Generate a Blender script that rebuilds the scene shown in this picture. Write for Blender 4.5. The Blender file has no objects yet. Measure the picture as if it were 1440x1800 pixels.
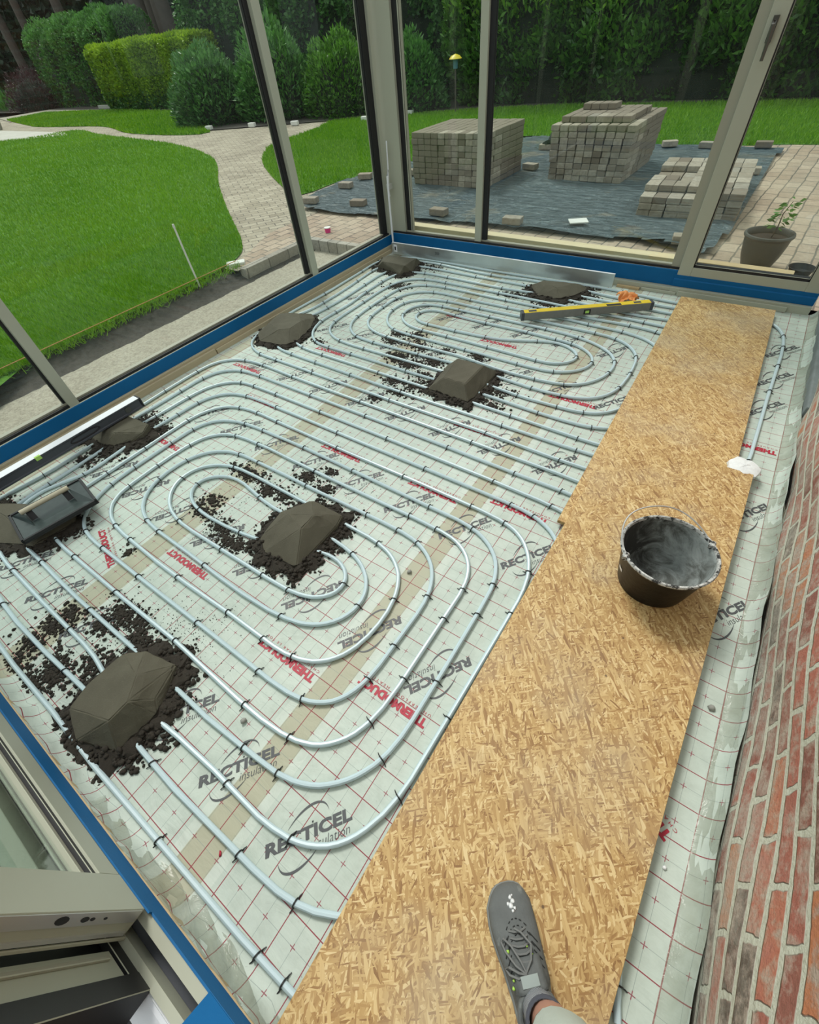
import bpy, bmesh, math, random
import numpy as np
from mathutils import Matrix, Vector
random.seed(7); rng=np.random.default_rng(7)
C=bpy.context.scene.collection
sc=bpy.context.scene
# ---------------------------------------------------------------- camera, sky, sun, exposure
cam=bpy.data.cameras.new('camera'); camo=bpy.data.objects.new('camera',cam); C.objects.link(camo); sc.camera=camo
cam.sensor_fit='VERTICAL'; cam.sensor_height=36.0; cam.lens=763.2068*36/1800; cam.clip_start=.02; cam.clip_end=300
R=Matrix(((0.82157979,-0.37960941,0.42532734),(0.56443379,0.64650262,-0.5132727),(-0.08013209,0.6617636,0.74541786)))
camo.matrix_world=Matrix.Translation((0,0,1.526))@R.to_4x4()
sc.view_settings.view_transform='Standard'; sc.view_settings.look='None'; sc.view_settings.gamma=1
sc.view_settings.use_curve_mapping=False
sc.view_settings.exposure=0.32
w=bpy.data.worlds.new('sky'); sc.world=w; w.use_nodes=True; nt=w.node_tree; nt.nodes.clear()
wo=nt.nodes.new('ShaderNodeOutputWorld'); bg=nt.nodes.new('ShaderNodeBackground'); tc=nt.nodes.new('ShaderNodeTexCoord')
sx=nt.nodes.new('ShaderNodeSeparateXYZ'); rp=nt.nodes.new('ShaderNodeValToRGB')
nt.links.new(tc.outputs['Generated'],sx.inputs[0]); nt.links.new(sx.outputs['Z'],rp.inputs[0]); nt.links.new(rp.outputs[0],bg.inputs[0]); nt.links.new(bg.outputs[0],wo.inputs[0])
e=rp.color_ramp.elements; e[0].position=0.0; e[0].color=(.55,.60,.60,1); e[1].position=.6; e[1].color=(.93,1.0,.99,1)
bg.inputs[1].default_value=0.80
sun=bpy.data.lights.new('sun','SUN'); sun.energy=1.75; sun.angle=math.radians(16); sun.color=(1,.97,.9)
suno=bpy.data.objects.new('sun',sun); C.objects.link(suno); suno.rotation_euler=Vector((-.62,.42,1)).to_track_quat('Z','Y').to_euler()

# ---------------------------------------------------------------- helpers
def tag(o,label=None,cat=None,group=None,kind=None):
    if label: o['label']=label
    if cat: o['category']=cat
    if group: o['group']=group
    if kind: o['kind']=kind
    return o
def empty(name,loc=(0,0,0),rz=0):
    o=bpy.data.objects.new(name,None); C.objects.link(o); o.location=loc; o.rotation_euler=(0,0,rz); o.empty_display_size=.05; return o
def link(name,me,mat=None,parent=None,smooth=False):
    o=bpy.data.objects.new(name,me); C.objects.link(o)
    if mat is not None and not me.materials:
        for m in (mat if isinstance(mat,(list,tuple)) else [mat]): me.materials.append(m)
    if smooth:
        for p in me.polygons: p.use_smooth=True
    if parent: o.parent=parent
    return o
class MB:
    def __init__(s): s.v=[]; s.f=[]; s.m=[]
    def add(s,v,f,m=0):
        b=len(s.v); s.v+=[tuple(map(float,p)) for p in v]; s.f+=[tuple(i+b for i in q) for q in f]; s.m+=[m]*len(f); return s
    def box(s,x0,x1,y0,y1,z0,z1,m=0,M=None):
        v=[(x,y,z) for z in(z0,z1) for y in(y0,y1) for x in(x0,x1)]
        if M is not None: v=[M@Vector(p) for p in v]
        return s.add(v,[(0,2,3,1),(4,5,7,6),(0,1,5,4),(2,6,7,3),(0,4,6,2),(1,3,7,5)],m)
    def prism(s,poly,z0,z1,m=0):
        n=len(poly); v=[(x,y,z0) for x,y in poly]+[(x,y,z1) for x,y in poly]
        return s.add(v,[tuple(range(n))[::-1],tuple(range(n,2*n))]+[(i,(i+1)%n,n+(i+1)%n,n+i) for i in range(n)],m)
    def prof(s,prof,a0,a1,axis,m=0):
        # closed profile swept along axis: axis 'x': prof=(y,z); 'y': prof=(x,z); 'z': prof=(x,y)
        n=len(prof)
        g={'x':lambda p,a:(a,p[0],p[1]),'y':lambda p,a:(p[0],a,p[1]),'z':lambda p,a:(p[0],p[1],a)}[axis]
        v=[g(p,a0) for p in prof]+[g(p,a1) for p in prof]
        return s.add(v,[tuple(range(n))[::-1],tuple(range(n,2*n))]+[(i,(i+1)%n,n+(i+1)%n,n+i) for i in range(n)],m)
    def tube(s,pts,r,n=8,m=0,caps=True,flat=1.0):
        P=[Vector(p) for p in pts]; N=len(P); rr=r if isinstance(r,(list,tuple)) else [r]*N
        rings=[];up=Vector((0,0,1))
        for i in range(N):
            t=(P[min(i+1,N-1)]-P[max(i-1,0)]).normalized()
            u=up if abs(t.dot(up))<.95 else Vector((0,1,0))
            a=t.cross(u).normalized(); b=a.cross(t).normalized()
            rings.append([P[i]+a*(math.cos(2*math.pi*k/n)*rr[i])+b*(math.sin(2*math.pi*k/n)*rr[i]*flat) for k in range(n)])
        v=[p for r_ in rings for p in r_]
        f=[(i*n+k,i*n+(k+1)%n,(i+1)*n+(k+1)%n,(i+1)*n+k) for i in range(N-1) for k in range(n)]
        if caps: f+=[tuple(range(n))[::-1],tuple((N-1)*n+k for k in range(n))]
        return s.add(v,f,m)
    def lathe(s,prof,n=32,m=0,cx=0,cy=0,close=False):
        N=len(prof); v=[(cx+r*math.cos(2*math.pi*k/n),cy+r*math.sin(2*math.pi*k/n),z) for r,z in prof for k in range(n)]
        f=[(i*n+k,i*n+(k+1)%n,(i+1)*n+(k+1)%n,(i+1)*n+k) for i in range(N-1) for k in range(n)]
        return s.add(v,f,m)
    def build(s,name,mat=None,parent=None,smooth=False,bevel=0,seg=2):
        me=bpy.data.meshes.new(name); me.from_pydata(s.v,[],s.f); 
        for m in (mat if isinstance(mat,(list,tuple)) else [mat]):
            if m: me.materials.append(m)
        me.polygons.foreach_set('material_index',s.m); me.validate(); me.update()
        bm=bmesh.new(); bm.from_mesh(me); bmesh.ops.recalc_face_normals(bm,faces=bm.faces)
        if bevel: bmesh.ops.bevel(bm,geom=bm.edges[:],offset=bevel,segments=seg,affect='EDGES',profile=.6,clamp_overlap=True)
        bm.to_mesh(me); bm.free()
        o=link(name,me,None,parent,smooth)
        if smooth and bevel==0:
            try:
                me.set_sharp_from_angle(angle=math.radians(40))
            except Exception: pass
        return o
def npmesh(name,V,F,mat,parent=None,attr=None,smooth=False):
    me=bpy.data.meshes.new(name); V=np.asarray(V,dtype=np.float32); F=np.asarray(F,dtype=np.int32); k=F.shape[1]
    me.vertices.add(len(V)); me.vertices.foreach_set('co',V.ravel())
    me.loops.add(F.size); me.loops.foreach_set('vertex_index',F.ravel())
    me.polygons.add(len(F)); me.polygons.foreach_set('loop_start',np.arange(0,F.size,k,dtype=np.int32))
    try: me.polygons.foreach_set('loop_total',np.full(len(F),k,dtype=np.int32))
    except Exception: pass
    if mat: me.materials.append(mat)
    me.update(calc_edges=True)
    if attr is not None:
        a=me.attributes.new('tint','FLOAT','FACE'); a.data.foreach_set('value',np.asarray(attr,dtype=np.float32))
    return link(name,me,None,parent,smooth)
# ---------------------------------------------------------------- materials
def newmat(name):
    m=bpy.data.materials.new(name); m.use_nodes=True; n=m.node_tree; n.nodes.clear()
    o=n.nodes.new('ShaderNodeOutputMaterial'); b=n.nodes.new('ShaderNodeBsdfPrincipled'); n.links.new(b.outputs[0],o.inputs[0]); return m,n,b
class G:
    def __init__(s,nt): s.nt=nt
    def n(s,t,**k):
        x=s.nt.nodes.new(t)
        for a,b in k.items(): setattr(x,a,b)
        return x
    def l(s,a,b): s.nt.links.new(a,b)
    def val(s,sock,v):
        if hasattr(v,'links') : s.l(v,sock)
        else: sock.default_value=v
    def math(s,op,a,b=None,c=None,clamp=False):
        x=s.n('ShaderNodeMath',operation=op,use_clamp=clamp); s.val(x.inputs[0],a)
        if b is not None: s.val(x.inputs[1],b)
        if c is not None: s.val(x.inputs[2],c)
        return x.outputs[0]
    def mix(s,f,a,b,bt='MIX'):
        x=s.n('ShaderNodeMix',data_type='RGBA',blend_type=bt); s.val(x.inputs[0],f)
        for i,v in ((6,a),(7,b)):
            if hasattr(v,'links'): s.l(v,x.inputs[i])
            else: x.inputs[i].default_value=(*v,1) if len(v)==3 else v
        return x.outputs[2]
    def noise(s,scale,detail=3,rough=.5,vec=None,dist=0):
        x=s.n('ShaderNodeTexNoise'); x.inputs['Scale'].default_value=scale; x.inputs['Detail'].default_value=detail; x.inputs['Roughness'].default_value=rough; x.inputs['Distortion'].default_value=dist
        if vec is not None: s.l(vec,x.inputs['Vector'])
        return x
    def vor(s,scale,feat='F1',vec=None,rand=1):
        x=s.n('ShaderNodeTexVoronoi',feature=feat); x.inputs['Scale'].default_value=scale; x.inputs['Randomness'].default_value=rand
        if vec is not None: s.l(vec,x.inputs['Vector'])
        return x
    def ramp(s,f,*st,interp='LINEAR'):
        x=s.n('ShaderNodeValToRGB'); s.val(x.inputs[0],f); x.color_ramp.interpolation=interp; e=x.color_ramp.elements
        while len(e)<len(st): e.new(.5)
        for i,(p,c) in enumerate(st):
            e[i].position=p; e[i].color=(*c,1) if hasattr(c,'__len__') else (c,c,c,1)
        return x.outputs[0]
    def geo(s): return s.n('ShaderNodeNewGeometry').outputs['Position']
    def obj(s): return s.n('ShaderNodeTexCoord').outputs['Object']
    def uv(s): return s.n('ShaderNodeUVMap').outputs[0]
    def mapping(s,vec,loc=(0,0,0),rot=(0,0,0),scale=(1,1,1)):
        x=s.n('ShaderNodeMapping'); s.l(vec,x.inputs[0]); x.inputs[1].default_value=loc; x.inputs[2].default_value=rot; x.inputs[3].default_value=scale; return x.outputs[0]
    def bump(s,h,strength=.3,dist=.01,nrm=None):
        x=s.n('ShaderNodeBump'); x.inputs['Strength'].default_value=strength; x.inputs['Distance'].default_value=dist; s.l(h,x.inputs['Height'])
        if nrm is not None: s.l(nrm,x.inputs['Normal'])
        return x.outputs[0]
def flat(name,col,rough=.5,metal=0,var=0,vscale=20,bump=0,bscale=200,spec=.5):
    m,nt,b=newmat(name); g=G(nt)
    b.inputs['Roughness'].default_value=rough; b.inputs['Metallic'].default_value=metal; b.inputs['Specular IOR Level'].default_value=spec
    if var:
        n=g.noise(vscale,4,.6,g.obj()); c=g.mix(n.outputs[0],tuple(max(0,x*(1-var)) for x in col),tuple(min(1,x*(1+var)) for x in col)); g.l(c,b.inputs['Base Color'])
    else: b.inputs['Base Color'].default_value=(*col,1)
    if bump:
        n=g.noise(bscale,3,.6,g.obj()); g.l(g.bump(n.outputs[0],bump,.003),b.inputs['Normal'])
    return m
M={}
M['frame']=flat('pebble_grey_paint',(.44,.455,.365),.45,var=.05,vscale=3)
M['frame_in']=flat('pebble_grey_inner',(.36,.355,.28),.5)
M['black']=flat('black_rubber',(.012,.012,.014),.55)
M['dark']=flat('charcoal_plastic',(.06,.065,.08),.4)
M['white']=flat('white_aluminium',(.82,.84,.88),.3)
M['tape']=flat('blue_masking_tape',(.002,.12,.32),.6,spec=.25,var=.15,vscale=6,bump=.15,bscale=60)
M['pipe']=flat('pale_grey_pipe',(.54,.67,.71),.32,var=.05,vscale=9)
M['clip']=flat('black_clip',(.012,.012,.012),.45)
M['alu']=flat('brushed_aluminium',(.62,.66,.66),.28,metal=.75,var=.12,vscale=8)
M['steel']=flat('zinc_steel',(.62,.62,.6),.35,metal=.6)
M['yellow']=flat('yellow_enamel',(.80,.58,.03),.35,var=.06)
M['vial']=flat('green_vial',(.45,.75,.15),.15)
M['grey']=flat('grey_metal',(.20,.205,.19),.45,var=.2,vscale=30)
M['orange']=flat('orange_rubber',(.72,.27,.07),.6,var=.2,vscale=25,bump=.3,bscale=90)
M['print']=flat('grey_print',(.075,.08,.085),.5)
M['redprint']=flat('red_print',(.42,.015,.04),.5)
M['pot']=flat('grey_glazed_pot',(.07,.075,.068),.45,var=.2,vscale=12)
M['soil']=flat('potting_soil',(.03,.022,.015),.95,bump=.6)
M['white_plaster']=flat('white_plaster',(.80,.82,.82),.7,var=.1,vscale=60,bump=.5,bscale=180)
M['pink']=flat('pink_plastic',(.75,.05,.25),.4)
M['bark']=flat('bark',(.085,.07,.06),.9,var=.4,vscale=6,bump=.6,bscale=20)
M['stone_white']=flat('white_stone',(.72,.72,.68),.7,var=.1)
M['string']=flat('orange_string',(.62,.33,.14),.7)
M['handlemetal']=flat('satin_dark_metal',(.16,.155,.14),.3,metal=.7)
def wood(name,a,b,axis=0):
    m,nt,bs=newmat(name); g=G(nt); sc_=[30,30,30]; sc_[axis]=1.5
    v=g.mapping(g.obj(),scale=tuple(sc_)); n=g.noise(1.2,5,.6,v,1.2); k=g.noise(2.5,2,.5,g.obj())
    c=g.mix(n.outputs[0],a,b); c=g.mix(g.math('MULTIPLY',k.outputs[0],.35),c,tuple(x*.6 for x in a)); g.l(c,bs.inputs['Base Color']); bs.inputs['Roughness'].default_value=.7
    g.l(g.bump(n.outputs[0],.25,.004),bs.inputs['Normal']); return m
M['pine_x']=wood('pine_board_x',(.46,.33,.17),(.66,.52,.31),0); M['pine_y']=wood('pine_board_y',(.44,.36,.23),(.60,.52,.36),1)
M['beam']=wood('fresh_timber',(.62,.50,.30),(.80,.69,.46),0)
# wet mortar
def mortar():
    m,nt,b=newmat('wet_mortar'); g=G(nt); p=g.geo()
    n=g.noise(9,4,.6,p); n2=g.noise(260,3,.7,p); v=g.vor(140,'F1',p)
    c=g.mix(n.outputs[0],(.062,.055,.036),(.125,.115,.080)); c=g.mix(g.ramp(n2.outputs[0],(.62,0),(.75,1)),c,(.17,.15,.115)); g.l(c,b.inputs['Base Color'])
    b.inputs['Roughness'].default_value=.85; g.l(g.bump(n2.outputs[0],.5,.003),b.inputs['Normal']); return m
M['mortar']=mortar()
M['crumb']=flat('dark_mortar_crumbs',(.031,.025,.018),.95,var=.5,vscale=60,bump=.6,bscale=300)
# foil faced insulation
def foil():
    m,nt,b=newmat('printed_foil'); g=G(nt); uv=g.uv(); s=g.n('ShaderNodeSeparateXYZ'); g.l(uv,s.inputs[0])
    def grid(sock,off,per):
        t=g.math('FRACT',g.math('MULTIPLY',g.math('SUBTRACT',sock,off-100*per),1/per))
        a=g.math('ABSOLUTE',g.math('SUBTRACT',t,.5)) # .5 at line, 0 at centre
        return g.math('MULTIPLY',g.math('SUBTRACT',.5,a),per), g.math('MULTIPLY',a,per)
    lx,cx=grid(s.outputs[0],-.343,.1015); ly,cy=grid(s.outputs[1],.033,.0997)
    red=g.math('LESS_THAN',g.math('MINIMUM',lx,ly),.00135)
    gry=g.math('LESS_THAN',g.math('MINIMUM',cx,cy),.00062)
    cr=g.math('MULTIPLY',g.math('LESS_THAN',g.math('MAXIMUM',cx,cy),.0085),g.math('LESS_THAN',g.math('MINIMUM',cx,cy),.0012))
    n=g.noise(2.3,4,.6,uv); n2=g.noise(14,5,.65,uv); n3=g.noise(120,2,.6,uv)
    base=g.mix(n.outputs[0],(.43,.505,.445),(.61,.67,.605)); base=g.mix(g.ramp(n2.outputs[0],(.45,0),(.8,.45)),base,(.30,.345,.295))
    # translucent tan tape over the board joints
    def band(c,wd): return g.math('LESS_THAN',g.math('ABSOLUTE',g.math('SUBTRACT',s.outputs[0],c)),wd)
    bd=g.math('MAXIMUM',g.math('MAXIMUM',band(-.648,.054),band(-1.775,.070)),band(-2.92,.05))
    edge=g.math('MAXIMUM',g.math('MAXIMUM',band(-.648,.085),band(-1.775,.09)),band(-2.92,.08))
    base=g.mix(g.math('MULTIPLY',edge,.25),base,(.70,.73,.66))
    base=g.mix(g.math('MULTIPLY',bd,.85),base,(.40,.385,.27))
    c=g.mix(g.math('MULTIPLY',gry,.62),base,(.20,.25,.24))
    c=g.mix(g.math('MULTIPLY',cr,.85),c,(.28,.05,.08))
    c=g.mix(g.math('MULTIPLY',red,.92),c,(.26,.012,.035))
    # mud specks
    sp=g.ramp(n3.outputs[0],(.70,0),(.73,1)); zone=g.ramp(g.noise(1.6,2,.5,uv).outputs[0],(.5,0),(.62,1))
    c=g.mix(g.math('MULTIPLY',g.math('MULTIPLY',sp,zone),.7),c,(.08,.07,.05))
    g.l(c,b.inputs['Base Color']); b.inputs['Roughness'].default_value=.55; b.inputs['Specular IOR Level'].default_value=.35
    w1=g.noise(5,4,.55,g.mapping(uv,rot=(0,0,.5),scale=(1,2.2,1)),1.5); g.l(g.bump(w1.outputs[0],.35,.012),b.inputs['Normal'])
    return m
M['foil']=foil()
# strand board
def osb():
    m,nt,b=newmat('strand_board'); g=G(nt); p=g.obj()
    col=None; hgt=None
    wrp=g.noise(7,2,.5,p); vm=g.n('ShaderNodeVectorMath',operation='MULTIPLY_ADD'); g.l(wrp.outputs['Color'],vm.inputs[0]); vm.inputs[1].default_value=(.02,.02,0); g.l(p,vm.inputs[2]); p2=vm.outputs[0]
    angs=[1.45,.5,2.3,1.0,1.9,.1,2.75,1.3,.75,2.0,1.6,.3,1.15,2.45,.85]
    for i,a in enumerate(angs):
        lx,ly=[(24,140),(34,220),(19,105)][i%3] if i<9 else [(34,190),(44,280),(28,150)][i%3]
        v=g.mapping(p2,loc=(i*3.1,i*1.7,0),rot=(0,0,a),scale=(1,1,1)); v=g.mapping(v,scale=(lx,ly,1))
        vo=g.n('ShaderNodeTexVoronoi',voronoi_dimensions='2D'); g.l(v,vo.inputs['Vector']); vo.inputs['Scale'].default_value=1
        s=g.n('ShaderNodeSeparateColor'); g.l(vo.outputs['Color'],s.inputs[0])
        grain=g.noise(1.0,2,.5,g.mapping(v,scale=(.7,9,1)))
        t=g.math('ADD',g.math('MULTIPLY',s.outputs[0],.8),g.math('MULTIPLY',grain.outputs[0],.25))
        cc=g.ramp(t,(.05,(.20,.09,.03)),(.24,(.38,.215,.075)),(.5,(.50,.32,.125)),(.78,(.64,.45,.20)),(1,(.78,.62,.34)))
        if col is None: col=cc; hgt=s.outputs[0]
        else:
            mk=g.math('GREATER_THAN',s.outputs[1],.60 if i<9 else .78)
            col=g.mix(mk,col,cc); hx=g.n('ShaderNodeMix'); g.l(mk,hx.inputs[0]); g.l(hgt,hx.inputs[2]); g.l(s.outputs[0],hx.inputs[3]); hgt=hx.outputs[0]
    d=g.noise(2.2,4,.6,g.geo()); col=g.mix(g.ramp(d.outputs[0],(.48,0),(.75,.5)),col,(.46,.41,.31))
    k=g.vor(9,'F1',p); col=g.mix(g.ramp(k.outputs['Distance'],(.025,.8),(.04,0)),col,(.09,.05,.03))
    g.l(col,b.inputs['Base Color']); b.inputs['Roughness'].default_value=.55; g.l(g.bump(hgt,.4,.0025),b.inputs['Normal']); return m
M['osb']=osb()
def brickwall():
    m,nt,b=newmat('old_red_brickwork'); g=G(nt); p=g.geo(); s=g.n('ShaderNodeSeparateXYZ'); g.l(p,s.inputs[0]); cx=g.n('ShaderNodeCombineXYZ'); g.l(s.outputs[1],cx.inputs[0]); g.l(s.outputs[2],cx.inputs[1])
    nz=g.noise(11,3,.6,p); vm=g.n('ShaderNodeVectorMath',operation='MULTIPLY_ADD'); g.l(nz.outputs['Color'],vm.inputs[0]); vm.inputs[1].default_value=(.035,.016,0); g.l(cx.outputs[0],vm.inputs[2])
    br=g.n('ShaderNodeTexBrick'); g.l(vm.outputs[0],br.inputs['Vector']); br.inputs['Scale'].default_value=1; br.inputs['Brick Width'].default_value=.195; br.inputs['Row Height'].default_value=.064; br.inputs['Mortar Size'].default_value=.0095; br.inputs['Mortar Smooth'].default_value=.35; br.inputs['Bias'].default_value=-.05
    br.inputs['Color1'].default_value=(0,0,0,1); br.inputs['Color2'].default_value=(1,1,1,1); br.inputs['Mortar'].default_value=(.5,.5,.5,1)
    n1=g.noise(22,5,.65,p); n2=g.noise(90,3,.6,p)
    t=g.math('ADD',br.outputs['Color'],g.math('MULTIPLY',g.math('SUBTRACT',n1.outputs[0],.5),.5))
    c=g.ramp(t,(.02,(.12,.095,.075)),(.14,(.24,.10,.075)),(.4,(.36,.13,.095)),(.6,(.42,.15,.105)),(.8,(.48,.19,.09)),(1,(.34,.19,.15)))
    c=g.mix(g.ramp(n1.outputs[0],(.46,0),(.62,.8)),c,(.42,.37,.31))
    lowz=g.math('MULTIPLY_ADD',s.outputs[2],-2.6,.95,clamp=True)
    c=g.mix(g.math('MULTIPLY',g.ramp(g.noise(13,5,.7,p).outputs[0],(.38,0),(.56,1)),lowz),c,(.43,.42,.36))
    c=g.mix(br.outputs['Fac'],c,g.mix(n2.outputs[0],(.44,.46,.38),(.60,.62,.52)))
    g.l(c,b.inputs['Base Color']); b.inputs['Roughness'].default_value=.9
    h=g.math('ADD',g.math('MULTIPLY',br.outputs['Fac'],-1),g.math('MULTIPLY',n2.outputs[0],.5)); g.l(g.bump(h,.7,.012),b.inputs['Normal']); return m
M['brickwall']=brickwall()
def brick_single():
    m,nt,b=newmat('tumbled_grey_paver'); g=G(nt); r=g.n('ShaderNodeObjectInfo').outputs['Random']; n=g.noise(28,5,.65,g.geo())
    c=g.ramp(r,(0,(.20,.16,.12)),(.35,(.34,.29,.22)),(.7,(.46,.40,.32)),(1,(.30,.27,.22)))
    c=g.mix(g.ramp(n.outputs[0],(.35,.45),(.62,0)),c,(.17,.14,.11)); g.l(c,b.inputs['Base Color']); b.inputs['Roughness'].default_value=.9; g.l(g.bump(n.outputs[0],.5,.006),b.inputs['Normal']); return m
M['paver']=brick_single()
def paving(name,w_,h_,a,b_,rot,mort=(.10,.09,.075),ms=.006):
    m,nt,b=newmat(name); g=G(nt); p=g.geo(); nz=g.noise(3,3,.6,p); vm=g.n('ShaderNodeVectorMath',operation='MULTIPLY_ADD'); g.l(nz.outputs['Color'],vm.inputs[0]); vm.inputs[1].default_value=(.05,.05,0); g.l(g.mapping(p,rot=(0,0,rot)),vm.inputs[2])
    br=g.n('ShaderNodeTexBrick'); g.l(vm.outputs[0],br.inputs['Vector']); br.inputs['Scale'].default_value=1; br.inputs['Brick Width'].default_value=w_; br.inputs['Row Height'].default_value=h_; br.inputs['Mortar Size'].default_value=ms; br.inputs['Mortar Smooth'].default_value=.2; br.inputs['Bias'].default_value=0
    br.inputs['Color1'].default_value=(*a,1); br.inputs['Color2'].default_value=(*b_,1); br.inputs['Mortar'].default_value=(*mort,1)
    n=g.noise(30,4,.7,p); n2=g.noise(1.3,3,.6,p); c=g.mix(g.ramp(n.outputs[0],(.3,.5),(.6,0)),br.outputs['Color'],tuple(x*.55 for x in a)); c=g.mix(g.ramp(n2.outputs[0],(.4,0),(.8,.4)),c,(.55,.50,.38))
    g.l(c,b.inputs['Base Color']); b.inputs['Roughness'].default_value=.9; h=g.math('ADD',g.math('MULTIPLY',br.outputs['Fac'],-1),g.math('MULTIPLY',n.outputs[0],.3)); g.l(g.bump(h,.6,.01),b.inputs['Normal']); return m
M['path']=paving('path_cobbles',.20,.11,(.30,.26,.19),(.47,.42,.32),.75+1.4)
M['terrace']=paving('terrace_pavers',.21,.135,(.34,.255,.185),(.48,.38,.285),math.pi/2+.06,ms=.007)
M['kerb']=paving('kerb_blocks',.14,.3,(.28,.26,.22),(.40,.38,.33),0)
def ground(name,a,b_,s1,s2,bump=.6,rough=.95):
    m,nt,b=newmat(name); g=G(nt); p=g.geo(); n=g.noise(s1,5,.65,p); n2=g.noise(s2,4,.7,p)
    c=g.mix(n.outputs[0],a,b_); c=g.mix(g.ramp(n2.outputs[0],(.35,.6),(.6,0)),c,tuple(x*.6 for x in a)); g.l(c,b.inputs['Base Color']); b.inputs['Roughness'].default_value=rough; g.l(g.bump(n2.outputs[0],bump,.02),b.inputs['Normal']); return m
M['sand']=ground('grey_sand',(.32,.29,.22),(.55,.52,.42),2.5,45)
M['earth']=ground('dark_earth',(.05,.044,.036),(.10,.09,.075),3,30)
M['turf']=ground('turf_soil',(.05,.17,.006),(.12,.30,.010),2,60)
M['membrane']=None
def membrane():
    m,nt,b=newmat('weed_fabric'); g=G(nt); p=g.geo(); n=g.noise(1.6,4,.6,p,.6); n2=g.noise(6,4,.6,g.mapping(p,rot=(0,0,.3),scale=(1,2.5,1)),1.5)
    c=g.mix(n2.outputs[0],(.045,.075,.088),(.20,.26,.28)); c=g.mix(g.ramp(n.outputs[0],(.56,0),(.68,.7)),c,(.33,.29,.21))  # paler wrinkle tone paints in sky highlights; brown patches are sand
    st=g.math('LESS_THAN',g.math('ABSOLUTE',g.math('SUBTRACT',g.math('FRACT',g.math('MULTIPLY',g.math('ADD',g.n('ShaderNodeSeparateXYZ').outputs[1],0),4)),.5)),.03)
    s=[x for x in nt.nodes if x.bl_idname=='ShaderNodeSeparateXYZ'][0]; g.l(p,s.inputs[0])
    c=g.mix(g.math('MULTIPLY',st,.25),c,(.35,.42,.42)); g.l(c,b.inputs['Base Color']); b.inputs['Roughness'].default_value=.38; g.l(g.bump(n2.outputs[0],1.0,.13),b.inputs['Normal']); return m
M['membrane']=membrane()
def leaf(name,a,b_,top=None,z0=0,z1=1,rough=.45,tr=.25):
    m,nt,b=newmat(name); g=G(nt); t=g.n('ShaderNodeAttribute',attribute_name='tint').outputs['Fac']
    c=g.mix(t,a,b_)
    g.l(c,b.inputs['Base Color']); b.inputs['Roughness'].default_value=rough
    tl=g.n('ShaderNodeBsdfTranslucent'); g.l(c,tl.inputs[0]); ms=g.n('ShaderNodeMixShader'); ms.inputs[0].default_value=tr; g.l(b.outputs[0],ms.inputs[1]); g.l(tl.outputs[0],ms.inputs[2])
    o=[x for x in nt.nodes if x.bl_idname=='ShaderNodeOutputMaterial'][0]; g.l(ms.outputs[0],o.inputs[0]); return m
M['l_grass']=leaf('grass_blades',(.065,.235,.004),(.27,.50,.014),rough=.5,tr=.3)
M['l_conifer']=leaf('mid_green_foliage',(.030,.12,.022),(.15,.38,.07))
M['l_beech']=leaf('lime_green_foliage',(.11,.24,.012),(.42,.62,.03),tr=.35)
M['l_ivy']=leaf('dark_ivy_foliage',(.022,.095,.022),(.15,.36,.08))
M['l_laurel']=leaf('laurel_foliage',(.026,.10,.012),(.17,.40,.045),rough=.3)
M['l_tip']=leaf('young_laurel_tips',(.13,.32,.02),(.28,.52,.05),rough=.35)
M['l_purple']=leaf('purple_foliage',(.035,.018,.022),(.09,.045,.05))
M['l_wood']=leaf('woodland_foliage',(.006,.022,.009),(.022,.06,.022))
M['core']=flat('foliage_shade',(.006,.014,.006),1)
def glass(name='window_glass',tint=(.93,.97,.95),dirt=.028):
    m,nt,b=newmat(name); g=G(nt); nt.nodes.remove(b)
    o=[x for x in nt.nodes if x.bl_idname=='ShaderNodeOutputMaterial'][0]
    t=g.n('ShaderNodeBsdfTransparent'); t.inputs[0].default_value=(*tint,1); gl=g.n('ShaderNodeBsdfGlossy'); gl.inputs['Roughness'].default_value=.01
    ge=g.n('ShaderNodeNewGeometry'); dp=g.n('ShaderNodeVectorMath',operation='DOT_PRODUCT'); g.l(ge.outputs['Normal'],dp.inputs[0]); g.l(ge.outputs['Incoming'],dp.inputs[1])
    fr=g.math('MULTIPLY_ADD',g.math('POWER',g.math('SUBTRACT',1.0,g.math('ABSOLUTE',dp.outputs['Value'])),5),.96,.035)
    ms=g.n('ShaderNodeMixShader'); g.l(fr,ms.inputs[0]); g.l(t.outputs[0],ms.inputs[1]); g.l(gl.outputs[0],ms.inputs[2])
    d=g.n('ShaderNodeBsdfDiffuse'); d.inputs[0].default_value=(.75,.82,.78,1)
    n=g.noise(1.7,4,.65,g.mapping(g.geo(),rot=(.3,.2,.5),scale=(1,1,.45)),1.2)
    m2=g.n('ShaderNodeMixShader'); g.l(g.math('MULTIPLY',g.ramp(n.outputs[0],(.35,.12),(.8,1)),dirt),m2.inputs[0]); g.l(ms.outputs[0],m2.inputs[1]); g.l(d.outputs[0],m2.inputs[2]); g.l(m2.outputs[0],o.inputs[0]); return m
M['glass']=glass()
def film():
    m,nt,b=newmat('plastic_film'); g=G(nt); o=[x for x in nt.nodes if x.bl_idname=='ShaderNodeOutputMaterial'][0]
    b.inputs['Base Color'].default_value=(.34,.36,.27,1); b.inputs['Roughness'].default_value=.2  # greenish film, its tint thickened to paint in shade beside the wall
    t=g.n('ShaderNodeBsdfTransparent'); ms=g.n('ShaderNodeMixShader'); n=g.noise(9,4,.6,g.geo(),1.5); g.l(g.ramp(n.outputs[0],(.3,.20),(.8,.55)),ms.inputs[0]); g.l(t.outputs[0],ms.inputs[1]); g.l(b.outputs[0],ms.inputs[2]); g.l(ms.outputs[0],o.inputs[0]); g.l(g.bump(n.outputs[0],.8,.02),b.inputs['Normal']); return m
M['film']=film()
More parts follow.
